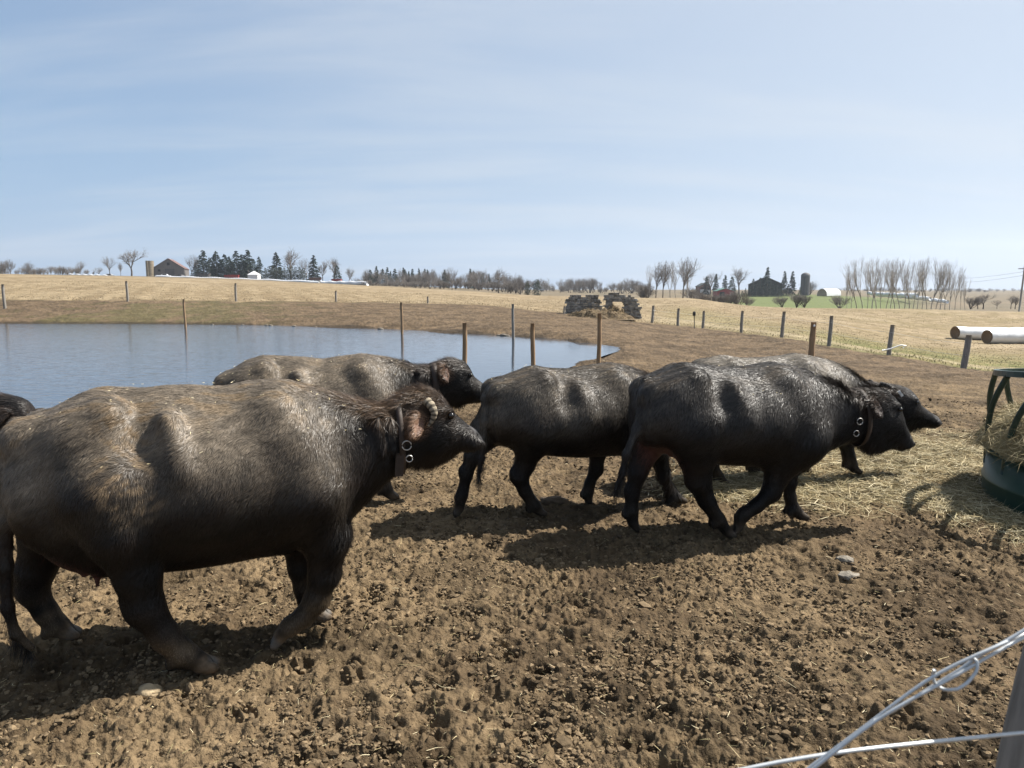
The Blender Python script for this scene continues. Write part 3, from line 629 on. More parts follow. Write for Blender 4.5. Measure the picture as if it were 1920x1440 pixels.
    for c, a1, w_, nn, Ln, wd in ears:
        q = V - c; inn = sstep(0.9, 0.4, np.hypot(q @ a1 / (Ln*0.5), q @ w_ / wd)) * (np.abs(q @ nn) < 0.05) * sstep(0.2, 0.6, N @ nn)
        col = col * (1 - inn[:, None]) + np.array(spec.get('ear_in', (0.22, 0.13, 0.10))) * inn[:, None]
    mzc = np.array([mz[0] - 0.02, yc_head, mz[2]]); dd = np.linalg.norm(V - mzc, axis=1); k = sstep(0.17, 0.07, dd); col = col * (1 - k[:, None]) + np.array((0.050, 0.047, 0.046)) * k[:, None]
    k = sstep(0.035, 0.012, mz[0] - V[:, 0]) * sstep(-0.03, 0.0, V[:, 2] - mz[2] + 0.012) * (dd < 0.12); col = col * (1 - k[:, None]) + np.array((0.012, 0.011, 0.011)) * k[:, None]   # nose pad
    A_ = np.array([mz[0] + 0.004, mz[2] - 0.040]); B_ = np.array([mz[0] - 0.135, mz[2] - 0.058]); W2 = V[:, [0, 2]]; tt2 = np.clip(((W2 - A_) @ (B_ - A_)) / ((B_ - A_) @ (B_ - A_)), 0, 1)
    k = sstep(0.014, 0.006, np.linalg.norm(W2 - A_ - tt2[:, None] * (B_ - A_), axis=1)) * (dd < 0.2); col = col * (1 - k[:, None]) + np.array((0.004, 0.004, 0.004)) * k[:, None]      # mouth
    for s_ in (-1, 1):
        k = sstep(0.026, 0.014, np.linalg.norm(V - np.array([mz[0] - 0.008, yc_head + s_*0.060, mz[2] + 0.024]), axis=1)); col = col * (1 - k[:, None]) + np.array((0.003, 0.003, 0.003)) * k[:, None]
    root = nmesh('water_buffalo', V, [Q], M['skin'], smooth=True, col=col)
    root.location = (spec['pos'][0], spec['pos'][1], 0); root.rotation_euler = (0, 0, fr.a)
    tag(root, spec['label'], 'water buffalo', 'water buffaloes walking across the muddy yard')
    # ---- coat: tens of thousands of hairs
    tris = np.vstack([Q[:, [0, 1, 2]], Q[:, [0, 2, 3]]]); ar = np.linalg.norm(np.cross(V[tris[:, 1]] - V[tris[:, 0]], V[tris[:, 2]] - V[tris[:, 0]]), axis=1)
    cen = V[tris].mean(1); wgt = ar * np.where(cen[:, 2] < 0.35, 0.5, 1.0) * np.where(cen[:, 1] > 0.2, 0.5, 1.0)
    ti = rng.choice(len(tris), int(spec['hairs'] * 2.3), p=wgt / wgt.sum()); b = rng.dirichlet((1, 1, 1), len(ti))
    P = (V[tris[ti]] * b[:, :, None]).sum(1); Nn = unit((N[tris[ti]] * b[:, :, None]).sum(1)); n = len(P)
    x, y, z = P.T; tt = np.interp(x, xs, T); bb = np.interp(x, xs, B)
    head = sstep(xpoll - 0.10, xpoll + 0.05, x); neck = sstep(xneck - 0.15, xneck + 0.1, x); onleg = sstep(0.5, 0.36, z) * (1 - neck)
    g = np.c_[-0.5 - 0.5 * head, np.zeros(n), -0.8 + 0.55 * head]
    flat_top = sstep(0.6, 0.95, Nn[:, 2])[:, None]; g = g * (1 - flat_top) + np.array([-1.0, 0, -0.05]) * flat_top
    g = g * (1 - onleg[:, None]) + np.array([-0.1, 0, -1.0]) * onleg[:, None]
    sw = np.c_[noise3(P * 3.0, 31), noise3(P * 3.0, 37), noise3(P * 3.0, 41)] * 0.65 + np.c_[noise3(P * 13, 51), noise3(P * 13, 57), noise3(P * 13, 61)] * 0.55
    jw = sstep(xpoll - 0.05, xpoll + 0.05, x) * sstep(0.16, 0.03, z - bb); g = g * (1 - jw[:, None]) + np.array([-0.25, 0, -1.0]) * jw[:, None]
    t = g + sw; t = unit(t - Nn * np.sum(t * Nn, 1)[:, None])
    poll = np.exp(-(((x - xpoll - 0.06) / 0.14)**2)) * sstep(0.18, 0.02, tt - z)
    crest = neck * (1 - head) * sstep(0.10, 0.0, tt - z) + sstep(xneck - 0.40, xneck - 0.1, x) * sstep(0.06, 0, tt - z) * 0.6 * (1 - head)
    jaw = sstep(xpoll - 0.05, xpoll + 0.05, x) * sstep(0.16, 0.03, z - bb) * sstep(0.16, 0.26, np.linalg.norm(P - mzc, axis=1))
    brisk = sstep(xneck - 0.5, xneck - 0.1, x) * sstep(0.22, 0.02, z - bb)
    L = 0.031 + 0.05 * jaw + 0.045 * poll + 0.030 * crest + 0.025 * brisk + 0.015 * neck * (1 - head) - 0.022 * head * (1 - poll) - 0.022 * onleg
    L = L * spec.get('hair_len', 1.0) * rng.uniform(0.55, 1.3, n)
    udd = np.zeros(n)
    if 'udder' in spec: udd = sstep(0.30, 0.12, np.linalg.norm((P - fr.tr(*spec['udder'][0], 0)[0]) / np.array([1.3, 1, 1.2]), axis=1))
    near_foot = np.min([np.linalg.norm(P - q, axis=1) for q in feet], axis=0) if feet else np.ones(n)
    keep = (near_foot > 0.09) & (np.linalg.norm(P - mzc, axis=1) > 0.085) & (rng.uniform(0, 1, n) > udd)
    lift = 0.10 + 0.07 * rng.normal(0, 1, n) + 0.35 * jaw + 0.35 * poll + 0.25 * crest
    d1 = unit(t * np.cos(lift)[:, None] + Nn * np.sin(lift)[:, None]); d2 = unit(d1 * 0.9 + t * 0.35 + rng.normal(0, 0.14 + 0.5 * poll[:, None], (n, 3)) - np.array([0, 0, 0.18]) * (1 - poll[:, None]))
    Wd = unit(np.cross(Nn, t) + Nn * rng.normal(0, 0.26, (n, 1)))
    hc = hide(P, Nn, True) * rng.uniform(0.7, 1.25, (n, 1))
    warm = np.clip((poll * 0.8 + crest * 0.5) * spec.get('warm', 0.5), 0, 1)[:, None] * rng.uniform(0.2, 1, (n, 1)); hc = hc * (1 - warm) + np.array((0.17, 0.105, 0.06)) * warm
    for c, a1, w_, nn, Ln, wd in ears:
        k = sstep(Ln * 0.75, Ln * 0.4, np.linalg.norm(P - c, axis=1))[:, None] * spec.get('ear_hair', 0.5); hc = hc * (1 - k) + np.array((0.20, 0.12, 0.075)) * k
    P, d1, d2, Wd, L, hc = [q[keep] for q in (P, d1, d2, Wd, L, hc)]
    if 'tail' in spec:                                              # switch at the end of the tail
        m_ = 500; f = rng.uniform(0.62, 1, m_); k_ = np.arange(len(tp)) / (len(tp) - 1); base = np.c_[np.interp(f, k_, tp[:, 0]), np.interp(f, k_, tp[:, 1]), np.interp(f, k_, tp[:, 2])]
        dd1 = unit(np.c_[rng.normal(-0.08, 0.22, m_), rng.normal(0, 0.22, m_), -np.ones(m_)]); dd2 = unit(dd1 + rng.normal(0, 0.2, (m_, 3)) + np.array([0, 0, -0.3]))
        P = np.vstack([P, base]); d1 = np.vstack([d1, dd1]); d2 = np.vstack([d2, dd2]); Wd = np.vstack([Wd, unit(np.cross(dd1, rng.normal(0, 1, (m_, 3))))])
        L = np.r_[L, rng.uniform(0.07, 0.17, m_)]; hc = np.vstack([hc, np.repeat(blk[None], m_, 0) * rng.uniform(0.7, 2.0, (m_, 1)) + 0.004])
    Vh, Fh = ribbons(P, d1, d2, Wd, L, spec['hair_w'] * 0.52 * rng.uniform(0.7, 1.3, len(P)))
    nmesh('coat', Vh, Fh, M['fur'], root, smooth=False, col=np.repeat(hc, 5, 0))
    if spec.get('flecks'):
        up_ = np.where((N[:, 2] > 0.45) & (V[:, 0] < xneck + 0.1) & (V[:, 2] > 0.8))[0]; pi = rng.choice(up_, spec['flecks']); pp = V[pi] + N[pi] * 0.02
        fl = straws('straw_flecks', pp, N[pi], rng.uniform(0.006, 0.022, len(pi)), rng.uniform(0.003, 0.005, len(pi)), HAYC[:1] + HAYC[3:4], 0.15, parent=root); fl['kind'] = 'stuff'
    for c, s_ in eye_pts:
        mb = MB(); th = np.linspace(0, math.pi, 9); mb.lathe([(max(0.0005, 0.019 * math.sin(a)), 0.019 * math.cos(a)) for a in th[::-1]], c, 14); mb.build('eye', M['eye'], root, True)
    if 'horn' in spec:
        for s_ in (-1, 1):
            hp = np.array([fr.tr(px, py, -abs(lat))[0] for px, py, lat in spec['horn']]); hp[:, 1] = yc_head + s_ * np.abs([q[2] for q in spec['horn']])
            u_ = np.linspace(0, 1, len(hp)); uu = np.linspace(0, 1, 44); hp = np.c_[[np.interp(uu, u_, hp[:, i]) for i in range(3)]].T
            for _ in range(12): hp[1:-1] = (hp[:-2] + hp[2:] + 2*hp[1:-1]) / 4
            r_ = (spec['horn_r'] * (1 - 0.75 * uu**1.5)) * (1 + 0.05 * np.sin(uu * 40))
            cc = np.where(np.sin(uu * 40) > -0.2, 1, 0.30)[:, None] * np.array(spec.get('horn_col', (0.42, 0.36, 0.27)))
            mb = MB().tube(hp, r_, 12); nmesh('horn', np.concatenate(mb.v), [np.array(v) for v in mb.f.values()], M['stone'], root, True, col=np.repeat(cc, 12, 0))
    if 'collar' in spec:
        (cx, cy), (bx, by), wid = spec['collar']; a0 = lx((cx, cy))[0]; a1 = lx((bx, by))[0]
        th = np.linspace(0, 2*math.pi, 49)[:-1]; sn = np.sin(th); xx = a0 + (a1 - a0) * (1 - sn) / 2
        tt_ = np.interp(xx, xs, T); bb_ = np.interp(xx, xs, B); ww = np.interp(xx, xs, W); ycc = yc_head * sstep(xneck, xpoll, xx)
        cen_ = np.c_[xx, ycc + np.cos(th) * (ww + 0.028), (tt_ + bb_)/2 + sn * ((tt_ - bb_)/2 + 0.022)]
        out = unit(np.c_[np.zeros(48), np.cos(th), sn]); ax_ = np.array([1.0, 0, 0.25]) * wid / 2
        ring_ = np.stack([cen_ - ax_, cen_ + ax_, cen_ + ax_ + out*0.006, cen_ - ax_ + out*0.006], 1).reshape(-1, 3)
        fs = [(i*4+k, i*4+(k+1)%4, ((i+1)%48)*4+(k+1)%4, ((i+1)%48)*4+k) for i in range(48) for k in range(4)]
        co = nmesh('collar', ring_, [np.array(fs)], M['leather'], root, True)
        for px, py, rr in spec.get('rings', []):
            c, t_ = fr.tr(px, py, -0.20); xr = c[0]; c[1] = -(float(np.interp(xr, xs, W)) + 0.055) + yc_head * float(sstep(xneck, xpoll, np.array(xr)))
            aa = np.linspace(0, 2*math.pi, 25)[:-1]; mb = MB().tube(np.c_[c[0] + rr*np.cos(aa), c[1] + 0*aa, c[2] + rr*np.sin(aa)], 0.0032, 6, closed=True); mb.build('ring', M['steel'], co, True)
        if 'strap' in spec:
            a_ = [fr.tr(px, py, -0.16)[0] for px, py in spec['strap']]; mb = MB()
            for p0, p1 in zip(a_[:-1], a_[1:]):
                mb.add([p0 + np.array(o) for o in ((-.022,-.004,0), (.022,-.004,0), (.022,.004,0), (-.022,.004,0))] + [p1 + np.array(o) for o in ((-.022,-.004,0), (.022,-.004,0), (.022,.004,0), (-.022,.004,0))], [(0,3,2,1),(4,5,6,7),(0,1,5,4),(1,2,6,5),(2,3,7,6),(3,0,4,7)])
            mb.build('strap', M['leather'], co)
    if 'ear_tag' in spec:
        c = fr.tr(*spec['ear_tag'], -0.19)[0]; mb = MB(); mb.add([c + np.array(o) for o in ((-.03,-.004,.022), (0.0,-.004,.03), (.042,-.004,-.018), (.018,-.004,-.034), (-.03,.002,.022), (0.0,.002,.03), (.042,.002,-.018), (.018,.002,-.034))], [(0,1,2,3),(7,6,5,4),(0,4,5,1),(1,5,6,2),(2,6,7,3),(3,7,4,0)])
        mb.build('ear_tag', M['tagw'], root)
    return root

BUFFALO = [
 dict(label='big dusty brown water buffalo nearest the camera, with a shaggy poll and ringed collar', pos=(-1.55, 3.60), yaw=15, vox=0.0108, leg=0.86, hollow=0.016, hairs=150000, hair_w=0.0034, hair_len=1.0,
  top=[(20,830),(27,800),(62,780),(104,762),(146,740),(177,728),(198,725),(240,728),(271,728),(312,723),(354,722),(400,725),(424,724),(467,714),(497,713),(543,716),(584,724),(631,740),(660,752),(690,760),(715,763),(737,757),(752,742),(774,730),(797,727),(817,735),(838,753),(848,772),(876,795),(893,810),(901,822)],
  bot=[(20,940),(40,1005),(90,1030),(150,1060),(210,1075),(310,1062),(370,1056),(430,1046),(490,1036),(545,1030),(600,1010),(640,985),(680,945),(712,912),(730,894),(755,878),(775,866),(788,866),(817,864),(847,858),(861,843),(880,841),(901,833)],
  width=[((20,830),.19),((60,800),.27),((180,800),.33),((300,800),.40),((420,800),.41),((540,800),.34),((620,800),.27),((690,800),.19),((740,800),.145),((775,800),.125),((815,800),.125),((845,800),.105),((875,800),.102),((901,820),.092)],
  mark=dict(neck=(665,760), poll=(770,740), hip=(222,735), shoulder=(560,730)),
  legs=[dict(hind=True, lat=-0.30, pts=[(232,1000,72),(258,1080,50),(272,1150,42),(312,1208,31),(345,1243,30),(392,1262,27)]),
        dict(hind=True, lat=0.25, pts=[(95,1000,60),(68,1080,40),(62,1120,32),(88,1165,24),(108,1190,24),(136,1203,22)]),
        dict(hind=False, lat=-0.17, raised=0.06, pts=[(612,1000,52),(608,1065,34),(594,1108,28),(570,1138,22),(545,1155,22),(518,1182,20)]),
        dict(hind=False, lat=0.12, pts=[(565,1000,48),(568,1070,32),(574,1110,26),(578,1135,22),(585,1152,22),(608,1163,20)])],
  tail=[(36,800,-.03),(18,830,-.06),(12,900,-.08),(10,980,-.09),(10,1060,-.09),(14,1140,-.09),(30,1190,-.09),(60,1215,-.09)], udder=((165,1040), 0.13, [(158,1080,-.08),(183,1098,-.10)]),
  eye=(838,774), muzzle=(897,822), ears=[((789,776),(775,822),0.046)], folds=[700,722],
  horn=[(800,752,.10),(810,762,.130),(815,774,.142),(812,787,.142),(803,799,.138)], horn_r=0.025, horn_col=(0.24,0.20,0.145),
  collar=((742,760),(752,880),0.030), rings=[(763,836,.024),(768,861,.017)], strap=[(750,850),(748,893)],
  flecks=150, dust=1.0, dust_col=(0.245, 0.200, 0.150), black=(0.008,0.0068,0.006), brown=(0.024,0.0165,0.012), crust=0.6, mud=[(240,905,.17),(292,930,.10),(235,800,.2)], legmud=0.95, hoof=0.9, warm=0.9, ear_in=(0.13, 0.07, 0.05), ear_hair=0.9),
 dict(label='grey-brown water buffalo beside the pond, behind the biggest one, back speckled with straw', pos=(-1.72, 6.15), yaw=12, vox=0.0155, hairs=60000, hair_w=0.0045,
  top=[(405,730),(418,708),(438,690),(462,675),(491,666),(526,667),(570,669),(605,673),(628,669),(651,666),(701,666),(730,670),(759,680),(778,689),(803,688),(817,683),(828,675),(847,671),(873,678),(882,691),(886,704),(905,718),(917,731)],
  bot=[(405,800),(430,860),(500,875),(600,872),(700,860),(740,840),(770,815),(790,785),(805,765),(835,756),(861,758),(890,755),(905,753),(917,746)],
  width=[((405,730),.20),((440,700),.28),((500,700),.33),((560,700),.38),((640,700),.38),((700,700),.31),((750,700),.23),((790,700),.15),((825,700),.125),((865,700),.12),((890,700),.09),((917,735),.075)],
  mark=dict(neck=(765,690), poll=(826,676), hip=(500,670), shoulder=(700,670)),
  legs=[dict(hind=True, lat=-0.2, pts=[(470,850,28),(462,890,19),(460,920,12),(468,945,13),(480,957,13)]), dict(hind=True, lat=0.2, pts=[(520,850,28),(530,890,19),(545,915,12),(556,930,13),(570,940,13)]),
        dict(hind=False, lat=-0.05, pts=[(716,845,25),(720,880,17),(718,910,13),(722,930,13),(738,945,13)]), dict(hind=False, lat=0.2, pts=[(690,845,22),(678,880,15),(668,905,11),(662,925,12),(670,938,12)])],
  eye=(878,701), muzzle=(912,738), ears=[((832,683),(837,719),0.045)], folds=[785,795],
  collar=((811,684),(818,765),0.05), flecks=150, dust=0.95, dust_col=(0.24,0.195,0.145), black=(0.012,0.011,0.0105), brown=(0.030,0.024,0.019), crust=0.25, warm=0.3, legmud=0.5),
 dict(label='glossy dark water buffalo in the middle with wet black hindquarters, its head hidden', pos=(0.75, 6.02), yaw=15, vox=0.0155, hairs=60000, hair_w=0.0045, hair_len=1.15,
  top=[(908,752),(914,738),(924,722),(933,712),(952,702),(973,694),(990,687),(1004,685),(1021,689),(1044,691),(1068,691),(1092,687),(1115,683),(1139,682),(1162,683),(1186,690),(1207,700),(1230,712),(1260,722),(1290,718),(1310,722),(1335,745),(1360,785),(1372,800)],
  bot=[(908,800),(925,830),(960,840),(1016,851),(1044,853),(1080,855),(1103,854),(1134,852),(1169,850),(1200,840),(1230,815),(1262,800),(1300,815),(1335,820),(1372,812)],
  width=[((908,760),.19),((940,720),.27),((1000,720),.32),((1060,720),.37),((1120,720),.36),((1170,720),.30),((1210,720),.22),((1250,720),.15),((1290,720),.12),((1330,760),.10),((1372,800),.075)],
  mark=dict(neck=(1218,706), poll=(1285,720), hip=(1008,690), shoulder=(1165,690)),
  legs=[dict(hind=True, lat=0.06, pts=[(915,815,32),(886,855,16),(875,892,11.5),(866,930,12),(857,962,12)]), dict(hind=True, lat=-0.12, pts=[(992,835,28),(984,872,20),(974,896,17),(984,922,12.5),(1001,949,13),(1016,962,12)]),
        dict(hind=False, lat=0.10, pts=[(1122,840,18),(1117,884,13),(1106,910,10),(1102,927,11.5),(1103,943,12)]), dict(hind=False, lat=-0.10, pts=[(1236,845,16),(1243,892,12),(1255,920,9.5),(1263,934,11),(1278,943,12)])],
  tail=[(925,722,-.02),(912,745,-.05),(908,790,-.08),(905,830,-.10),(903,860,-.11),(897,895,-.11)], muzzle=(1368,805),
  flecks=60, dust=0.6, dust_col=(0.20,0.17,0.135), black=(0.0065,0.0062,0.0066), brown=(0.016,0.012,0.010), crust=0.25, warm=0.6, legmud=0.12, hoof=0.25),
 dict(label='black collared water buffalo in front at right, stepping with one foreleg bent', pos=(1.85, 5.42), yaw=10, vox=0.0135, hairs=75000, hair_w=0.0042, hair_len=1.2,
  top=[(1190,745),(1202,720),(1220,710),(1245,697),(1265,686),(1280,679),(1300,681),(1320,684),(1345,686),(1382,689),(1407,685),(1432,682),(1465,682),(1490,687),(1519,698),(1545,711),(1572,724),(1590,737),(1604,736),(1614,731),(1635,727),(1659,731),(1675,743),(1683,760),(1685,778),(1694,801),(1703,817),(1707,828)],
  bot=[(1190,820),(1210,835),(1250,845),(1285,858),(1345,868),(1395,870),(1437,875),(1485,888),(1519,862),(1540,846),(1559,836),(1590,826),(1604,828),(1625,839),(1651,845),(1672,840),(1693,840),(1707,836)],
  width=[((1190,730),.19),((1220,720),.27),((1285,720),.32),((1350,720),.38),((1420,720),.38),((1480,720),.31),((1540,740),.22),((1580,740),.155),((1610,740),.13),((1650,740),.125),((1682,770),.10),((1707,830),.075)],
  mark=dict(neck=(1555,716), poll=(1618,731), hip=(1285,682), shoulder=(1475,684)),
  legs=[dict(hind=True, lat=0.13, pts=[(1216,830,34),(1196,885,19),(1186,930,13),(1183,960,14.5),(1191,990,14)]), dict(hind=True, lat=-0.16, pts=[(1306,845,40),(1309,900,25),(1326,940,16),(1347,974,14),(1370,1000,13)]),
        dict(hind=False, lat=-0.14, raised=0.09, pts=[(1466,865,30),(1446,918,18),(1418,942,13),(1395,956,13.5),(1384,978,13)]), dict(hind=False, lat=0.14, pts=[(1484,870,22),(1478,920,12.5),(1480,952,10.5),(1485,974,12),(1504,990,13)])],
  tail=[(1213,716,-.04),(1206,750,-.07),(1194,805,-.10),(1176,850,-.12),(1168,885,-.12),(1155,918,-.12)], udder=((1262,838), 0.10, [(1257,856,-.06),(1274,866,-.07)]),
  eye=(1671,764), muzzle=(1701,828), ears=[((1638,748),(1650,785),0.052)], folds=[1585],
  collar=((1606,734),(1607,830),0.035), rings=[(1611,790,.024),(1603,812,.022)],
  flecks=40, dust=0.38, dust_col=(0.17,0.15,0.13), black=(0.0060,0.0058,0.0064), brown=(0.015,0.012,0.010), crust=0.15, warm=0.35, legmud=0.15, hoof=0.3, ear_in=(0.05,0.04,0.04), ear_hair=0.15),
 dict(label='black water buffalo at right behind the collared one, white tag in its ear', pos=(2.75, 7.0), yaw=8, vox=0.019, hairs=50000, hair_w=0.005,
  top=[(1300,700),(1312,682),(1332,670),(1355,665),(1370,668),(1390,671),(1432,670),(1470,666),(1495,664),(1519,667),(1545,672),(1567,680),(1588,691),(1609,709),(1628,720),(1645,722),(1664,722),(1685,722),(1704,728),(1716,742),(1720,755),(1738,769),(1756,781),(1761,788)],
  bot=[(1300,760),(1320,790),(1360,805),(1420,812),(1480,812),(1530,815),(1565,815),(1590,806),(1612,795),(1640,792),(1670,802),(1699,803),(1741,801),(1754,799),(1761,795)],
  width=[((1300,700),.20),((1325,690),.27),((1370,690),.32),((1430,690),.37),((1490,690),.36),((1550,690),.29),((1600,710),.19),((1640,730),.13),((1670,730),.12),((1710,750),.11),((1735,770),.085),((1761,790),.07)],
  mark=dict(neck=(1600,703), poll=(1655,722), hip=(1360,668), shoulder=(1515,668)),
  legs=[dict(hind=True, lat=-0.15, pts=[(1345,805,28),(1335,845,17),(1338,872,11),(1346,884,11),(1358,893,11)]), dict(hind=True, lat=0.17, pts=[(1372,800,28),(1385,840,17),(1402,865,11),(1412,877,11),(1426,886,11)]),
        dict(hind=False, lat=-0.05, gz=0.07, pts=[(1572,805,20),(1585,838,14),(1590,862,11.5),(1593,878,12),(1606,894,11)]), dict(hind=False, lat=0.17, pts=[(1535,805,20),(1520,840,13),(1512,862,10),(1506,874,10.5),(1512,884,11)])],
  eye=(1706,752), muzzle=(1757,791), ears=[((1662,728),(1690,742),0.035)], ear_tag=(1687,738),
  horn=[(1650,720,.08),(1662,722,.12),(1672,728,.14),(1677,738,.14)], horn_r=0.026, horn_col=(0.05,0.045,0.04),
  flecks=60, dust=1.0, dust_col=(0.24,0.21,0.17), black=(0.0065,0.006,0.0066), brown=(0.016,0.012,0.010), crust=0.1, warm=0.25, legmud=0.5, hoof=0.3, ear_in=(0.03,0.025,0.025), ear_hair=0.1),
 dict(label='dark shaggy water buffalo at the left edge, only its hairy poll showing', pos=(-4.62, 4.85), yaw=4, vox=0.02, hairs=40000, hair_w=0.0045, hair_len=2.0,
  top=[(-760,745),(-740,730),(-640,690),(-560,695),(-480,685),(-400,685),(-300,700),(-200,735),(-130,750),(-70,748),(-30,738),(0,738),(30,742),(55,752),(70,790),(110,830),(150,860),(165,872)],
  bot=[(-760,850),(-700,900),(-560,930),(-430,930),(-330,930),(-250,900),(-180,870),(-110,870),(-40,890),(20,905),(80,905),(130,900),(165,890)],
  width=[((-760,750),.2),((-700,750),.28),((-560,750),.35),((-400,750),.38),((-260,750),.28),((-150,770),.17),((-50,780),.13),((40,780),.12),((110,840),.09),((165,880),.075)],
  mark=dict(neck=(-200,740), poll=(-40,745), hip=(-620,690), shoulder=(-330,690)),
  legs=[dict(hind=True, lat=-0.17, pts=[(-640,930,30),(-660,1000,19),(-665,1050,13),(-655,1080,14),(-640,1095,14)]), dict(hind=True, lat=0.17, pts=[(-580,930,30),(-590,1000,19),(-580,1040,13),(-570,1060,14),(-555,1070,14)]),
        dict(hind=False, lat=-0.15, pts=[(-300,930,28),(-300,1000,18),(-305,1050,13),(-300,1075,14),(-285,1090,14)]), dict(hind=False, lat=0.15, pts=[(-270,930,28),(-250,1000,18),(-240,1040,13),(-235,1055,14),(-220,1065,14)])],
  eye=(95,815), muzzle=(158,878), ears=[((20,765),(-20,800),0.05)],
  dust=0.4, dust_col=(0.1,0.085,0.07), black=(0.012,0.011,0.011), brown=(0.03,0.022,0.018), crust=0.1, warm=0.25, legmud=0.4, ear_in=(0.025, 0.02, 0.018), ear_hair=0.1),
]
BUFFALO_ROOTS = [buffalo(s) for s in BUFFALO]

# ------------------------------------------------------------------ loose straw, hay, clods on the yard
def ground_z(x, y):
    m, _, _ = mudmask(x, y); h = hayness(x, y) * m
    return terrain(x, y) + mud_height(x, y, m) * (1 - 0.35*h) + h * (0.02 + 0.05 * np.clip(fbm2(x*3, y*3, 40, 2), -.3, 1))
def scatter(n, r0, r1, a0=-40, a1=40, pw=1.0):
    r = r0 * (r1 / r0) ** (rng.uniform(0, 1, n) ** pw); t = np.radians(rng.uniform(a0, a1, n)); return r * np.sin(t), r * np.cos(t)
def build_litter():
    x, y = scatter(120000, 4.5, 13, 0, 42); k = rng.uniform(0, 1, len(x)) < hayness(x, y) * np.hypot(x, y) / 9.0; x, y = x[k], y[k]
    d2 = np.hypot((x - FEED[0]), (y - FEED[1])); k = d2 > 1.2; x, y = x[k], y[k]
    z = ground_z(x, y) + np.abs(rng.normal(0.012, 0.016, len(x)))
    o = straws('hay_litter', np.c_[x, y, z], np.tile([0, 0, 1.0], (len(x), 1)), rng.uniform(0.06, 0.28, len(x)), rng.uniform(0.003, 0.006, len(x)), HAYC, 0.26)
    o['kind'] = 'stuff'
    x, y = scatter(5200, 2.0, 16); m, _, _ = mudmask(x, y); k = (m > 0.9) & (terrain(x, y) > WATER_Z + 0.05); x, y = x[k], y[k]
    L = rng.uniform(0.015, 0.07, len(x)) * np.where(rng.uniform(0, 1, len(x)) < 0.06, 2.6, 1)
    o = straws('straw_bits', np.c_[x, y, ground_z(x, y) + 0.008], np.tile([0, 0, 1.0], (len(x), 1)), L, rng.uniform(0.0015, 0.0035, len(x)), HAYC, 0.2); o['kind'] = 'stuff'
def build_clods():
    n = 110000; x, y = scatter(n, 2.0, 15); m, _, _ = mudmask(x, y); dens = sstep(-0.35, 0.35, fbm2(x*1.3, y*1.3, 88, 3))
    k = (m > 0.9) & (terrain(x, y) > WATER_Z + 0.06) & (rng.uniform(0, 1, n) < 0.12 + 0.88*dens) & (hayness(x, y) < 0.5); x, y = x[k], y[k]; n = len(x)
    s = 0.0045 * np.exp(rng.normal(0, 0.45, n)) * (1 + np.hypot(x, y) * 0.03)
    B = []
    for a in (-0.7, 0.7): B += [(math.cos(t), math.sin(t), a) for t in np.arange(5) * 2*math.pi/5 + (0.6 if a > 0 else 0)]
    B = np.array(B + [(0, 0, -1.1), (0, 0, 1.15)]); nb = len(B)
    fs = [(i, (i+1) % 5, 5+i) for i in range(5)] + [((i+1) % 5, 5+(i+1) % 5, 5+i) for i in range(5)] + [(5+i, 5+(i+1) % 5, 11) for i in range(5)] + [((i+1) % 5, i, 10) for i in range(5)]
    J = B[None] * rng.uniform(0.6, 1.35, (n, nb, 1)) * s[:, None, None] * rng.uniform(0.7, 1.3, (n, 1, 3)) * np.array([1.15, 1.15, 0.8])
    th = rng.uniform(0, 6.28, n); c, q = np.cos(th)[:, None], np.sin(th)[:, None]
    J = np.stack([J[..., 0]*c - J[..., 1]*q, J[..., 0]*q + J[..., 1]*c, J[..., 2]], -1) + np.stack([x, y, ground_z(x, y) + s * 0.35], 1)[:, None]
    Fc = (np.arange(n)[:, None, None] * nb + np.array(fs)[None]).reshape(-1, 3)
    col = np.array((0.158, 0.115, 0.069))[None] * rng.uniform(0.3, 1.25, (n, 1)); col = np.repeat(col, nb, 0)
    o = nmesh('mud_clods', J.reshape(-1, 3), [Fc], M['clod'], smooth=False, col=col); o['kind'] = 'stuff'
def build_tufts():
    n = 90000; t = np.radians(rng.uniform(-37, 37, n)); r = 22 * (120 / 22) ** rng.uniform(0, 1, n); x, y = r*np.sin(t), r*np.cos(t)
    m, px, q = mudmask(x, y); pat = sstep(-0.3, 0.4, fbm2(x*0.25, y*0.25, 101, 3)); edge = np.exp(-((q - 1.02)/0.03)**2)
    k = (m < 0.5) & (rng.uniform(0, 1, n) < 0.25 + 0.6*pat + edge); x, y, q, px, edge = x[k], y[k], q[k], px[k], edge[k]; n = len(x)
    h = rng.uniform(0.03, 0.09, n) * (1 + 1.2*edge*rng.uniform(0, 1, n)); d1 = unit(np.c_[rng.normal(0, .35, n), rng.normal(0, .35, n), np.ones(n)]); d2 = unit(d1 + rng.normal(0, .4, (n, 3)))
    V, fs = ribbons(np.c_[x, y, terrain(x, y)], d1, d2, unit(np.c_[np.ones(n), rng.normal(0, .4, n), np.zeros(n)]), h, rng.uniform(0.012, 0.03, n) * np.hypot(x, y) / 45)
    c = np.array(((0.27,0.21,0.13), (0.22,0.17,0.10), (0.32,0.265,0.17)))[rng.integers(0, 3, n)]; g = (sstep(1480, 1600, px) * sstep(1.75, 1.1, q) * rng.uniform(0, 1, n))[:, None]; c = c*(1-g) + np.array((0.10, 0.11, 0.037))*g
    o = nmesh('field_stubble', V, fs, M['straw'], smooth=False, col=np.repeat(c, 5, 0)); o['kind'] = 'stuff'
build_litter(); build_clods(); build_tufts()
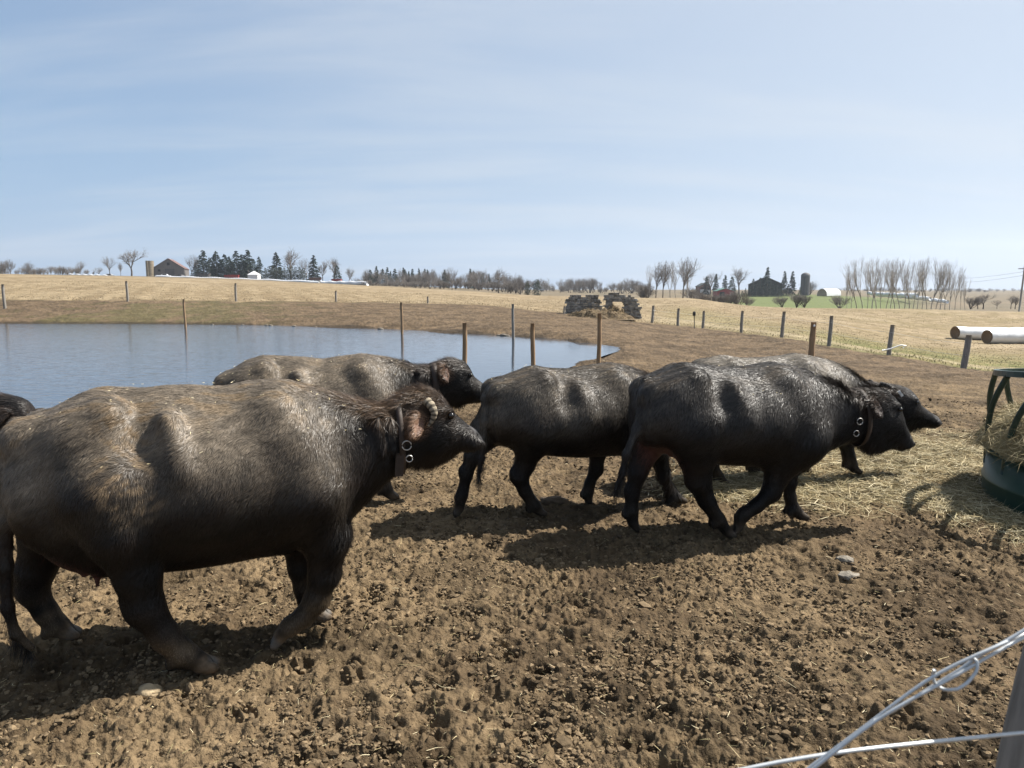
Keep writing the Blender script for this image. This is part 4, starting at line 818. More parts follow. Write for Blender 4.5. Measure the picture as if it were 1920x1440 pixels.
def lump(name, c, r, label, cat, m='stone', col=(0.3,0.27,0.23), group=None, seed=0, sub=3):
    import bmesh
    bm = bmesh.new(); bmesh.ops.create_icosphere(bm, subdivisions=sub, radius=1); V = np.array([v.co[:] for v in bm.verts]); Fc = np.array([[v.index for v in f.verts] for f in bm.faces]); bm.free()
    k = 1 + 0.35 * noise3(V * 1.3 + seed, seed) + 0.22 * noise3(V * 3.1 + seed, seed + 3); V = V * k[:, None] * np.array(r)
    cc = np.array(col)[None] * (1 + 0.5 * noise3(V / max(r) * 2.5 + seed, 8))[:, None]
    o = nmesh(name, V, [Fc], M[m], smooth=True, col=cc); o.location = c; return tag(o, label, cat, group)
x, y = gpt(281, 1298); lump('stone', (x, y, 0.0), (0.055, 0.04, 0.035), 'pale mud lump lying in front of the nearest hind hoof', 'stone', col=(0.34, 0.26, 0.16), seed=3)
for i, (px, py, lab) in enumerate([(1592, 1078, 'flat pale dried dung pat nearer the camera, right of the long shadows'), (1585, 1048, 'small grey dried dung pat just behind the other pale one')]):
    x, y = gpt(px, py); lump('dung_pat', (x, y, -0.005), (0.075 - i*.02, 0.055, 0.022), lab, 'dung', 'dung', (0.18, 0.16, 0.13), seed=5+i)
x, y = gpt(1040, 940); lump('dung_pat', (x, y, 0.0), (0.13, 0.08, 0.04), 'dark raised dung pat under the belly of the middle buffalo', 'dung', 'dung', (0.10, 0.07, 0.045), seed=11)
# stones along the far shore
for i, px in enumerate([395, 452, 497, 505, 549, 590, 712, 935, 944, 951]):
    Y = float(np.interp(px, list(FAR), list(FAR.values()))) - 0.12 + random.uniform(-.15, .15); s_ = random.uniform(0.07, 0.14)
    lump('shore_stone', (pX(px, Y), Y, WATER_Z + 0.0), (s_*1.4, s_, s_*0.7), 'pale stone at the waterline of the far pond bank', 'stone', col=(0.13, 0.112, 0.09), group='stones along the far pond bank', seed=20+i, sub=2)

# ------------------------------------------------------------------ hay ring feeder
def build_feeder():
    rt = empty('hay_feeder', (FEED[0], FEED[1], -0.02)); Rr = 1.2; n = 72
    tag(rt, 'dark green round hay ring feeder with slanted bars, heaped with hay', 'hay feeder')
    prof = [(Rr, 0.0), (Rr, 0.16), (Rr + .012, 0.175), (Rr + .012, 0.20), (Rr, 0.215), (Rr, 0.44), (Rr-.006, 0.44), (Rr-.006, 0.0)]
    MB().lathe(prof, (0,0,0), n).build('skirt', M['green'], rt, True)
    th = np.linspace(0, 2*math.pi, n+1)[:-1]
    for z, r, q in ((0.455, Rr, 0.02),): MB().tube(np.c_[r*np.cos(th), r*np.sin(th), 0*th + z], q, 8, closed=True).build('lower_ring', M['green'], rt, True)
    tilt = lambda yy: 0.055 - 0.080 * (np.asarray(yy) + 0.4)                # the ring stands a little askew on the trodden hay
    rail = [(1.185, 1.135), (1.185, 1.185), (1.145, 1.185), (1.145, 1.135), (1.185, 1.135)]
    tb = MB().lathe(rail, (0,0,0), n); tb.v[0][:, 2] += tilt(tb.v[0][:, 1]); tb.build('top_rail', M['navy'], rt, False)
    nb = 16
    for k in range(nb):
        a0 = 2*math.pi*k/nb + R(196.5); P = []
        for u, z in ((0, 0.30), (0.05, 0.48), (0.22, 0.66), (0.45, 0.83), (0.75, 1.0), (1.0, 1.14)):
            a = a0 + u * R(17); r = 1.185 - 0.02*u + 0.035 * math.sin(math.pi*u)
            P.append((r*math.cos(a), r*math.sin(a), z + float(tilt(r*math.sin(a))) * u))
        uu = np.linspace(0, 1, 16); P = np.array(P); P = np.c_[[np.interp(uu, np.linspace(0, 1, 6), P[:, i]) for i in range(3)]].T
        for _ in range(3): P[1:-1] = (P[:-2] + 2*P[1:-1] + P[2:]) / 4
        MB().tube(P, 0.025, 10).build('bar', M['navy'], rt, True)
    # hay inside, spilling over the rim
    N1, N2 = 90, 40; V = []; rr = np.linspace(0, 1, N2)
    tt = np.linspace(0, 2*math.pi, N1+1)[:-1]; RR, TT = np.meshgrid(rr, tt, indexing='ij'); ang = np.cos(TT - R(155))
    over = 0.03 + 0.17 * sstep(0.55, 0.95, ang) ; rad = RR * (1.15 + over * sstep(0.8, 1, RR) * (0.75 + 1.2 * noise2(TT*5, RR*0 + 3, 5)))
    x = rad*np.cos(TT); y = rad*np.sin(TT); z = 0.95 - 0.28 * RR**2 + 0.10 * fbm2(x*2.2, y*2.2, 5, 3) - (0.06 + 0.12 * (ang > -.3)) * sstep(0.90, 1.0, RR)
    V = np.c_[x.ravel(), y.ravel(), z.ravel()]; idx = np.arange(N1*N2).reshape(N2, N1); a = idx[:-1]; b = idx[1:]
    q = np.stack([a.ravel(), np.roll(a, -1, 1).ravel(), np.roll(b, -1, 1).ravel(), b.ravel()], 1)[:, ::-1]
    n3 = fbm2(V[:, 0]*6, V[:, 1]*6, 3, 3); col = np.array((0.19, 0.145, 0.07))[None] * (1 + 0.7*n3)[:, None]
    hay = nmesh('hay_heap', V, [q], M['dung'], smooth=True, col=col); hay.location = (FEED[0], FEED[1], -0.02)
    tag(hay, 'heap of loose hay filling the green ring feeder and spilling over its rim', 'hay')
    i = rng.integers(0, len(V), 34000); keep = rng.uniform(0, 1, len(i)) < 0.35 + 0.65 * (np.hypot(V[i, 0], V[i, 1]) > 0.6); i = i[keep]; P = V[i] + rng.normal(0, 0.03, (len(i), 3)) * np.array([1, 1, 0.5]) + np.array([0, 0, 0.015])
    Nn = unit(np.c_[P[:, 0]*0.6*(np.hypot(P[:, 0], P[:, 1]) > 1.1), P[:, 1]*0.6*(np.hypot(P[:, 0], P[:, 1]) > 1.1), np.ones(len(P))])
    straws('loose_strands', P, Nn, rng.uniform(0.08, 0.32, len(P)), rng.uniform(0.0025, 0.005, len(P)), HAYC[:3] + HAYC[4:], 0.35, parent=hay)
build_feeder()

# ------------------------------------------------------------------ fence posts
def post(px, ptop, pbase, Y, wpx, label, m='postg', lean=0.0, in_water=False, rope=False):
    x = pX(px, Y, (ptop+pbase)/2); z0 = (tz(x, Y) if not in_water else WATER_Z) ; zt = pz(px, ptop, Y); h = zt - z0; r = max(0.035, wpx * Y / F / 2)
    P = np.array([(lean*t*h + 0.012*math.sin(t*5+px), 0.008*math.cos(t*4+px), -0.35 + (h+0.35)*t) for t in np.linspace(0, 1, 9)])
    rr = r * (1.06 - 0.10*np.linspace(0, 1, 9)) * np.array([1 + 0.05*math.sin(px + 3*i) for i in range(9)]); rr[-1] *= 0.88
    o = MB().tube(P, rr, 12).build('fence_post', M[m], None, True); o.location = (x, Y, z0)
    return tag(o, label, 'fence post', 'posts of the electric fence round yard and pond')
POSTS = [
 (7, 533, 578, 56, 5.0, 'grey post at the far left end of the fence on the pond bank', 'postg', 0.0),
 (238, 527, 561, 59, 4.2, 'thin post on the far bank left of the barn, against the stubble', 'postg', 0.0),
 (442, 531, 565, 62, 4.0, 'thin post on the far bank below the dark spruces', 'postg', 0.0),
 (630, 545, 567, 68, 3.6, 'short far post on the bank below the red container', 'postg', 0.0),
 (802, 556, 569, 70, 3.2, 'tiny stub of a post on the crest of the far brown bank', 'postg', 0.0),
 (1058, 574, 590, 56, 3.4, 'short grey post just left of the ruined wall', 'postg', 0.0),
 (1223, 573, 605, 51, 5.0, 'first dark post right of the ruined wall', 'postg', 0.05),
 (1271, 578, 610, 50, 5.0, 'second dark post right of the ruined wall', 'postg', 0.03),
 (1318, 583, 615, 48.5, 5.0, 'grey post just right of the thin black stake', 'postg', 0.04),
 (1390, 583, 623, 42, 5.5, 'grey post in front of the field below the dark barn', 'postg', 0.04),
 (1467, 584, 630, 37.5, 6.5, 'grey post left of the short brown corner post', 'postg', 0.04),
 (1556, 592, 643, 33.5, 7.0, 'grey post just right of the short brown corner post', 'postg', 0.03),
 (1668, 609, 665, 30, 8.0, 'grey leaning post with white tape knotted to its foot', 'postg', 0.06),
 (1808, 628, 690, 26, 11.0, 'grey leaning post nearest the hay ring feeder', 'postg', 0.10),
]
for a in POSTS: post(*a)
for a in [(346, 561, 613, 42.5, 4.0, 'slim post standing in the far left part of the pond', 'postb', 0), (753, 567, 627, 36, 5.0, 'slim post standing in the pond behind the second buffalo', 'postb', 0),
          (962, 570, 631, 32, 5.0, 'slim grey-topped post standing in the pond with its reflection below', 'postg', 0), (871, 605, 728, 16.8, 9.0, 'brown round post right above the second buffalo head', 'postb', 0),
          (999, 606, 725, 17.5, 8.5, 'brown round post rising behind the rump of the middle buffalo', 'postb', 0), (1123, 587, 700, 19.5, 8.0, 'tall thin post near the right tip of the pond', 'postb', 0)]:
    post(*a[:7], a[7], in_water=True)
post(1523, 604, 690, 19.5, 11, 'short thick brown corner post behind the right-hand buffaloes', 'postb', 0.0)
Y = 47.5; x = pX(1303, Y); o = empty('fence_stake', (x, Y, tz(x, Y))); tag(o, 'thin black metal stake with a knob on top among the grey posts', 'fence stake')
zt = pz(1303, 586, Y) - tz(x, Y); MB().tube([(0.05, 0, -0.2), (0, 0, zt)], 0.028, 6).build('rod', M['rubber'], o, True); MB().lathe([(0.02, zt-.25), (0.10, zt-.18), (0.10, zt+.02), (0.03, zt+.08), (0.001, zt+.09)], n=10).build('cap', M['rubber'], o, True)
# tape knotted to the leaning post, insulator on the corner post, electric wires
x = pX(1666, 29.7); P = [(pX(a, 29.7), 29.7, pz(a, b, 29.7)) for a, b in ((1661, 657), (1668, 656), (1677, 654), (1687, 650), (1697, 647), (1706, 648), (1700, 652))]
tag(MB().tube(P, 0.028, 6).build('white_tape', M['ribbon'], None, True), 'length of white fence tape fluttering from the foot of the leaning post', 'fence tape')
xi = pX(1530, 19.4); tag(MB().lathe([(0.001, -.03), (0.03, -.02), (0.02, 0), (0.03, .02), (0.001, .03)], (xi, 19.40, pz(1530, 611, 19.4)), 10).build('insulator', M['ribbon'], None, True), 'small white insulator near the top of the brown corner post', 'insulator')
def fence_wire(pts, label, r=0.004):
    P = []
    for (a, b) in zip(pts[:-1], pts[1:]):
        for t in np.linspace(0, 1, 7)[:-1]: q = np.array(a)*(1-t) + np.array(b)*t; q[2] -= 0.05*4*t*(1-t); P.append(q)
    P.append(pts[-1]); o = MB().tube(P, r, 4).build('fence_wire', M['galv'], None, True); tag(o, label, 'fence wire')
def wpt(i, f):
    px, pt, pb, Y = POSTS[i][:4]; py = pt + (pb - pt) * f; return (pX(px, Y, py), Y - 0.09, pz(px, py, Y))
fence_wire([wpt(i, 0.25) for i in range(6, 14)], 'thin upper wire strung along the grey posts right of the ruin')
fence_wire([wpt(i, 0.62) for i in range(6, 14)], 'thin lower wire strung along the grey posts right of the ruin')

# ------------------------------------------------------------------ near fence: post and wires in front of the camera
def at(px, py, Y): d = ray(px, py); t = Y / d[1]; return np.array([d[0]*t, Y, CH + d[2]*t])
def smooth_line(P, n=60, it=6):
    P = np.asarray(P, float); u = np.r_[0, np.cumsum(np.linalg.norm(np.diff(P, axis=0), axis=1))]; uu = np.linspace(0, u[-1], n); Q = np.c_[[np.interp(uu, u, P[:, i]) for i in range(3)]].T
    for _ in range(it): Q[1:-1] = (Q[:-2] + 2*Q[1:-1] + Q[2:]) / 4
    return Q
def near_fence():
    Y = 0.92; b = at(1953, 1440, Y); top = at(1978, 1255, Y)
    top = at(2003, 1230, Y); zz = np.linspace(-0.3, 1.55, 24); P = b + (top - b) * ((zz - b[2]) / (top[2] - b[2]))[:, None]
    o = MB().tube(P, 0.05 * (1 + 0.03*np.sin(np.arange(24)*1.7)), 20).build('near_fence_post', M['postg'], None, True)
    tag(o, 'weathered grey wooden post cut by the right edge, holding the near wires', 'fence post')
    r = 0.0018
    rt = empty('twisted_wire', tuple(at(1700, 1330, 0.72))); tag(rt, 'twisted pair of galvanised wires with a loop, slanting up to the right edge', 'fence wire')
    off = np.array(rt.location)
    def strand(pts, name='strand', n=70, rad=r): MB().tube(smooth_line([at(*p) for p in pts]) - off if n else pts, rad, 10).build(name, M['galv'], rt, True)
    Ya = 0.70
    strand([(700, 2150, Ya), (1100, 1800, Ya), (1440, 1505, Ya), (1500, 1462, Ya), (1560, 1415, Ya), (1605, 1378, Ya), (1640, 1348, Ya-.004), (1680, 1325, Ya-.004), (1720, 1303, Ya-.004), (1765, 1283, Ya), (1800, 1268, Ya), (1833, 1240, Ya), (1870, 1219, Ya), (1930, 1190, Ya), (1985, 1163, Ya + .16)], n=120)
    strand([(700, 2143, Ya+.005), (1100, 1793, Ya+.005), (1440, 1498, Ya+.005), (1500, 1452, Ya+.005), (1560, 1408, Ya+.005), (1610, 1370, Ya+.005), (1650, 1344, Ya+.005), (1695, 1304, Ya+.005), (1740, 1270, Ya+.005), (1780, 1240, Ya+.004), (1810, 1235, Ya), (1835, 1234, Ya), (1870, 1212, Ya-.004), (1930, 1183, Ya-.004), (1985, 1157, Ya + .16)], n=120)
    strand([(1640, 1352, Ya+.002), (1700, 1318, Ya+.006), (1760, 1280, Ya+.006), (1800, 1256, Ya+.004), (1840, 1226, Ya+.003), (1880, 1206, Ya+.002), (1930, 1176, Ya+.002)])
    strand([(1752, 1256, Ya+.004), (1748, 1270, Ya+.006), (1754, 1284, Ya+.004), (1770, 1294, Ya-.002), (1795, 1293, Ya-.006), (1815, 1280, Ya-.006), (1832, 1258, Ya-.004), (1833, 1240, Ya), (1822, 1233, Ya+.003)], 'loop')
    w = smooth_line([at(-1600, 1900, 0.70), at(0, 1660, 0.75), at(900, 1532, .78), at(1330, 1457, 0.80), at(1400, 1441, .80), at(1480, 1425, 0.80), at(1600, 1407, .80), at(1720, 1394, .82), at(1840, 1382, .85), at(1960, 1370, .87)], n=160)
    tag(MB().tube(w, 0.0026, 10).build('near_fence_wire', M['galv'], None, True), 'single pale wire running low across the bottom right corner to the near post', 'fence wire')
near_fence()

# ------------------------------------------------------------------ ruined walls and manure heap
def ruin(name, label, outline, hole, Y, th, yaw=0.0, seed=0):
    """stone wall: outline/hole in picture columns, built as stones laid on a plan line"""
    rt = empty(name, (0, 0, 0)); tag(rt, label, 'ruined wall'); mbv = []; mbf = []; cols = []; n0 = 0; rr = random.Random(seed)
    px0 = min(p[0] for p in outline); px1 = max(p[0] for p in outline); x0, x1 = pX(px0, Y), pX(px1, Y)
    oxs = [pX(p[0], Y) for p in outline]; ozs = [pz(p[0], p[1], Y) for p in outline]; z0 = tz((x0+x1)/2, Y) - 0.3
    zz = z0
    while zz < max(ozs):
        hgt = rr.uniform(0.09, 0.17); xx = x0 - rr.uniform(0, .2)
        while xx < x1:
            w = rr.uniform(0.12, 0.38); xc = xx + w/2; top = np.interp(xc, oxs, ozs)
            inh = hole and any(pX(h[0], Y) < xc < pX(h[1], Y) and pz(0, h[3], Y) < zz + hgt/2 < pz(0, h[2], Y) for h in hole)
            if zz + hgt*0.6 < top + rr.uniform(-.05, .12) and not inh:
                c = np.array([xc, Y + (xc - x0) * yaw, zz + hgt/2]); d = np.array([w*1.04, th * rr.uniform(0.85, 1.1), hgt*1.04])
                V = np.array([(sx, sy, sz) for sz in (-1, 1) for sy in (-1, 1) for sx in (-1, 1)], float) * 0.5 * d * (1 - 0.22*np.array([[rr.random() for _ in range(3)] for _ in range(8)])) + c
                mbv.append(V); mbf += [[n0 + i for i in f] for f in ((0,2,3,1),(4,5,7,6),(0,1,5,4),(1,3,7,5),(3,2,6,7),(2,0,4,6))]; n0 += 8
                k = rr.uniform(0.45, 1.15); cols += [np.array((0.25, 0.237, 0.215)) * k] * 8
            xx += w
        zz += hgt
    nmesh('stonework', np.vstack(mbv), [np.array(mbf)], M['stone'], rt, False, np.array(cols))
ruin('ruined_wall', 'low ruined fieldstone wall with a level top behind the manure heap', [(1063, 562), (1068, 553), (1095, 555), (1122, 553), (1127, 572)], None, 57, 0.7, 0.03, 1)
ruin('ruined_wall', 'taller ruined stone wall with a gap in it and a crumbling right end', [(1137, 556), (1142, 552), (1170, 554), (1188, 556), (1193, 566), (1199, 576), (1201, 598)], [(1150, 1168, 566, 606)], 55, 0.75, -0.05, 2)
def heap(name, label, px0, px1, ptop, Y, depth, col, straw_n, seed, cat='manure heap'):
    x0, x1 = pX(px0, Y), pX(px1, Y); cx = (x0+x1)/2; zb = tz(cx, Y); h = pz((px0+px1)/2, ptop, Y) - zb; n = 70
    u = np.linspace(-1, 1, n); U, W_ = np.meshgrid(u, u, indexing='ij'); e = np.clip(1 - (U**2 + W_**2), 0, 1)
    x = U * (x1-x0)/2; y = W_ * depth; z = h * e**0.75 * (0.72 + 0.75 * fbm2(U*3 + seed, W_*3, seed, 4)) - 0.12 + 0.15 * e * fbm2(U*14, W_*14, seed+4, 3)
    idx = np.arange(n*n).reshape(n, n); q = np.stack([idx[:-1, :-1].ravel(), idx[1:, :-1].ravel(), idx[1:, 1:].ravel(), idx[:-1, 1:].ravel()], 1)
    c = np.array(col)[None] * (1 + 0.6 * fbm2(U*9, W_*9, seed+9, 3)).ravel()[:, None]
    o = nmesh(name, np.c_[x.ravel(), y.ravel(), z.ravel()], [q], M['dung'], smooth=True, col=c); o.location = (cx, Y, zb); tag(o, label, cat)
    k = rng.integers(0, n*n, straw_n); P = np.c_[x.ravel(), y.ravel(), z.ravel()][k]; k2 = (e.ravel()[k] > 0.05); P = P[k2]
    straws('straw_tufts', P, np.tile([0, 0, 1.0], (len(P), 1)), rng.uniform(0.2, 0.6, len(P)), rng.uniform(0.015, 0.035, len(P)), [(0.20,0.14,0.07), (0.29,0.21,0.10), (0.09,0.06,0.033)], 0.5, parent=o)
heap('manure_heap', 'dark brown heap of strawy manure in front of the ruined stone walls', 1052, 1190, 575, 53, 2.0, (0.105, 0.075, 0.042), 2600, 3)
heap('manure_heap', 'paler clump of old straw sticking up by the gap in the wall', 1128, 1180, 572, 53.5, 1.2, (0.14, 0.10, 0.053), 1400, 8)

# ------------------------------------------------------------------ wrapped bale tubes on the right
def bale_tube(px, py_base, Yn, dia, length, az, label, seed, bumps=14):
    x = pX(px, Yn); z = tz(x, Yn); rt = empty('bale_tube', (x, Yn, z - 0.04), az); tag(rt, label, 'bale tube')
    n = 28; ns = int(length / 0.2); th = np.arange(n) * 2*math.pi/n; P = []; gz_ = lambda u: tz(x + u*math.cos(az), Yn + u*math.sin(az)) - z
    for i in range(ns+1):
        u = i / ns * length; r = dia/2 * (1 - 0.035 * abs(math.cos(u * math.pi / 1.35))**8) * (1 + 0.012*math.sin(u*3+seed))
        if i == ns: r *= 0.6
        P += [(u, r*math.cos(t)*1.02, dia/2 + gz_(u) + r*math.sin(t) * (0.97 if math.sin(t) > 0 else 0.93)) for t in th]
    fs = [(i*n+k, i*n+(k+1)%n, (i+1)*n+(k+1)%n, (i+1)*n+k) for i in range(ns) for k in range(n)]
    nmesh('wrap', P, [np.array(fs)[:, ::-1]], M['wrap'], rt, True)
    prof = [(dia*0.43, 0.02), (dia*0.40, 0.10), (0.001, 0.14)]; V = []
    for r, u in prof: V += [(u - 0.03, r*math.cos(t), dia/2 + r*math.sin(t)*0.96) for t in th]
    rim = [(-0.03, dia/2*math.cos(t)*1.0, dia/2 + dia/2*math.sin(t)*0.96) for t in th]; V = rim + V
    fs = [(i*n+k, i*n+(k+1)%n, (i+1)*n+(k+1)%n, (i+1)*n+k) for i in range(3) for k in range(n)]
    nmesh('open_end', V, [np.array(fs)], M['hayend'], rt, True)
bale_tube(1797, 641, 65, 1.2, 26, R(8), 'white wrapped bale tube with brown open end, the left and farther one', 1)
bale_tube(1858, 641, 60, 1.2, 24, R(8), 'white wrapped bale tube with brown open end, nearest the right edge', 2)

# ------------------------------------------------------------------ trees
def tube_batch(segs, k):                                            # segs: (p0, p1, r0, r1) -> separate k-sided sticks in one mesh
    n = len(segs); A = np.array([s[0] for s in segs]); B = np.array([s[1] for s in segs]); r0 = np.array([s[2] for s in segs]); r1 = np.array([s[3] for s in segs])
    T = unit(B - A); U = unit(np.cross(T, np.array([0.31, 0.17, 0.93]))); Wv = np.cross(T, U); th = np.arange(k) * 2*math.pi/k
    ring = lambda C, r: C[:, None] + r[:, None, None] * (np.cos(th)[None, :, None]*U[:, None] + np.sin(th)[None, :, None]*Wv[:, None])
    V = np.concatenate([ring(A, r0), ring(B, r1)], 1).reshape(-1, 3); b = np.arange(n)[:, None, None] * 2*k
    Fq = np.array([(i, (i+1) % k, k + (i+1) % k, k+i) for i in range(k)]); return V, (b + Fq[None]).reshape(-1, 4)
def bare_tree_mesh(seed, levels=6, spread=0.55, up=0.10, trunk=0.24, tw=1.0, clump=1, shrink=0.76, side=0.8):
    rr = random.Random(seed); tr, cr = [], []
    def grow(p, d, L, r, lev):
        steps = 3 if lev < 3 else 2; q = p
        for i in range(steps):
            d = (d + Vector((rr.gauss(0, .11), rr.gauss(0, .11), rr.gauss(0, .05) + up*0.12))).normalized(); e = q + d * (L/steps); ra = r * (1 - 0.3*i/steps); rb = r * (1 - 0.3*(i+1)/steps)
            (tr if lev == 0 else cr).append((tuple(q), tuple(e), ra, rb)); q = e
            if 1 <= lev < levels - 1 and rr.random() < side:
                v = Vector((rr.gauss(0, 1), rr.gauss(0, 1), rr.gauss(0.2, .4))).normalized(); grow(q, (d*.7 + v*spread*1.25).normalized(), L * rr.uniform(.5, .75), ra*0.5, min(levels, lev+2))
        if lev < levels:
            a0 = rr.uniform(0, 6.28); ax = d.orthogonal().normalized(); bx = d.cross(ax); nb = 4 if lev == 0 else rr.choice((2, 2, 3))
            for k in range(nb):
                a = a0 + 6.28*k/nb + rr.gauss(0, .3); v = ax*math.cos(a) + bx*math.sin(a); sp = spread * rr.uniform(.55, 1.25) * (0.35 if k == 0 and lev < 3 else 1)
                grow(q, (d + v*sp + Vector((0, 0, up))).normalized(), L * shrink * rr.uniform(.8, 1.15), r * rr.uniform(.55, .68), lev+1)
    for c in range(clump):
        a = rr.uniform(0, 6.28); lean = 1.1*rr.random() if clump > 1 else 0.03
        grow(Vector((0, 0, -0.02)), Vector((lean*math.cos(a), lean*math.sin(a), 1)).normalized(), trunk * rr.uniform(.85, 1.1), 0.024*tw / (1 if clump == 1 else 1.7), 0)
    zs = float(np.percentile([q[1][2] for q in cr], 99.5)); f = 1 / zs
    sc = lambda S, mn: [(tuple(f*x for x in a), tuple(f*x for x in b), max(mn, r*f), max(mn, q*f)) for a, b, r, q in S]
    return sc(tr, 0.002), sc(cr, 0.0011*tw)
def bare_tree(name, seed, mt='twig', mb_='bark', **k):
    a, b = bare_tree_mesh(seed, **k); rt = empty(name); V, Fq = tube_batch(a, 6); nmesh('trunk', V, [Fq], M[mb_], rt, True); V, Fq = tube_batch(b, 3); nmesh('branches', V, [Fq], M[mt], rt, True); return rt
def conifer(name, seed, width=0.22, mt='needle', n=3800, skirt=0.05, round_=False):
    rt = empty(name); MB().tube([(0, 0, -0.02), (0, 0, .4), (0, 0, 0.93)], [0.016, 0.012, 0.004], 7).build('trunk', M['bark'], rt, True)
    g = np.random.default_rng(seed); nb = 150; V = []; Fc = []
    hz = np.sort(g.uniform(skirt, 0.985, nb)); m = 0
    for h in hz:
        a = g.uniform(0, 2*math.pi); full = (1 - h) ** 0.75 if not round_ else math.sqrt(max(0.02, 1 - ((h - 0.45)/0.58)**2)) * 0.9
        L = width * full * g.uniform(0.62, 1.25) + 0.012; dirv = np.array([math.cos(a), math.sin(a), 0]); side = np.array([-math.sin(a), math.cos(a), 0])
        kN = max(4, int(n / nb * (0.4 + full)))
        for _ in range(kN):
            u = g.uniform(0.1, 1) ** 0.7; c = dirv * L * u + np.array([0, 0, h - 0.22*L*u*u*1.6 + g.normal(0, .006)]) + side * g.normal(0, 0.16) * L * (1.1-u*0.6)
            s1 = unit(dirv + side * g.normal(0, .7) + np.array([0, 0, g.normal(-.3, .3)])) * g.uniform(.012, .030); s2 = unit(np.cross(s1, g.normal(0, 1, 3))) * g.uniform(.006, .013)
            V += [c - s1, c + s2, c + s1, c - s2]; Fc.append((m, m+1, m+2, m+3)); m += 4
    nmesh('crown', V, [np.array(Fc)], M[mt], rt, False); return rt
T_BARE = [bare_tree('bare_tree', 11, spread=0.62, trunk=0.22), bare_tree('bare_tree', 23, spread=0.50, trunk=0.26, up=.16), bare_tree('bare_tree', 37, spread=0.68, trunk=0.24), bare_tree('bare_tree', 41, spread=0.42, trunk=0.26, up=.25)]
T_BUSH = [bare_tree('bare_shrub', 5, spread=0.45, levels=4, trunk=0.16, clump=9, up=.22, tw=.8), bare_tree('bare_shrub', 6, spread=0.40, levels=4, trunk=0.18, clump=10, up=.3, tw=.8)]
T_POP = [bare_tree('bare_poplar', 51+i, mt='poplar', mb_='poplar', spread=0.27, up=0.22, levels=5, trunk=0.17, clump=1, tw=0.42, shrink=0.88, side=0.6) for i in range(3)]
T_CON = [conifer('spruce_tree', 1, 0.25), conifer('spruce_tree', 2, 0.30), conifer('spruce_tree', 3, 0.20), conifer('spruce_tree', 4, 0.36)]
T_CED = [conifer('cedar_tree', 8, 0.36, 'needle2', 3600, 0.02, True), conifer('cedar_tree', 9, 0.42, 'needle', 3600, 0.02, True)]
_used = set()
def plant(proto, px, ptop, Y, label, group=None, wide=1.0, pbase=None, cat=None):
    p = spot(px, Y); zt = pz(px, ptop, Y); zb = p.z if pbase is None else pz(px, pbase, Y); h = max(0.6, zt - zb)
    if proto.name in _used: o = copy_tree(proto)
    else: o = proto; _used.add(proto.name)
    o.location = (p.x, Y, zb - 0.1); o.rotation_euler = (0, 0, random.uniform(0, 6.28)); o.scale = (h*wide, h*wide, h + .1)
    return tag(o, label, cat or ('shrub' if 'shrub' in proto.name else 'tree'), group)
# left farm
plant(T_BARE[0], 249, 466, 345, 'large spreading bare tree standing alone left of the old barn', wide=1.05)
plant(T_BARE[1], 208, 481, 345, 'smaller bare tree left of the large spreading one', wide=1.0)
plant(T_BARE[3], 228, 492, 348, 'slim bare sapling between the two bare trees left of the barn', wide=.7)
plant(T_BARE[1], 361, 478, 370, 'thin bare tree between the old barn and the first spruce')
for px, pt, k, lab, w in [(384, 468, 1, 'broad dark spruce, first one right of the old barn', 1.0), (408, 470, 0, 'dark pointed spruce, second one right of the old barn', 1.1), (424, 476, 3, 'shorter dark spruce, third one right of the old barn', .8), (446, 469, 1, 'tall dark spruce left of the twin pair', .95), (467, 467, 1, 'tall dark spruce right of the twin pair', .95),
                          (520, 472, 0, 'pointed dark spruce rising above the cedar hedge', 1.0), (590, 477, 2, 'narrow dark spruce right of the cedar hedge', 1.1), (633, 497, 3, 'low broad spruce beside the red container', .9), (488, 480, 3, 'spruce behind the white tent', .7)]:
    plant(T_CON[k], px, pt, 352 if px != 633 else 325, lab, wide=w*1.3)
for px, pt, k in [(372,486,1),(396,482,1),(416,485,3),(432,480,0),(456,476,1),(476,484,3),(438,490,3),(461,488,3),(402,492,3)]: plant(T_CON[k], px, pt, 372, 'dark spruce standing in the second rank of the left farm clump', 'back rank of spruces at the left farm', wide=1.35)
for px, pt, k, lab in [(547, 467, 0, 'rounded bare tree behind the cedar hedge'), (576, 484, 1, 'small bare tree between hedge and narrow spruce'), (627, 482, 0, 'bare tree behind the red container'), (606, 490, 3, 'bare sapling between the narrow spruce and the red container'), (654, 500, 2, 'low bare tree right of the red container')]:
    plant(T_BARE[k], px, pt, 365, lab, wide=.9)
for i, px in enumerate(np.linspace(499, 570, 11)):
    plant(T_CED[0], px, 500 + random.uniform(-2.5, 2), 335, 'clipped cedar in the dense hedge beside the farmyard', 'cedars of the farmyard hedge', wide=.62, cat='cedar')
for px in [1, 6, 12, 17, 24, 31, 38, 44, 50, 58, 64, 70, 77, 84, 92, 99, 106, 112, 118, 124, 130, 138, 146, 153, 160, 168, 177, 188]:
    tall = px in (24, 50, 153, 6); plant(random.choice(T_BARE + T_BUSH), px, random.choice([486, 489]) if tall else random.uniform(497, 508), random.uniform(300, 420), 'grey bare tree or bush on the skyline at the far left', 'bare bushes on the left skyline', wide=random.uniform(.8, 1.3), pbase=519)
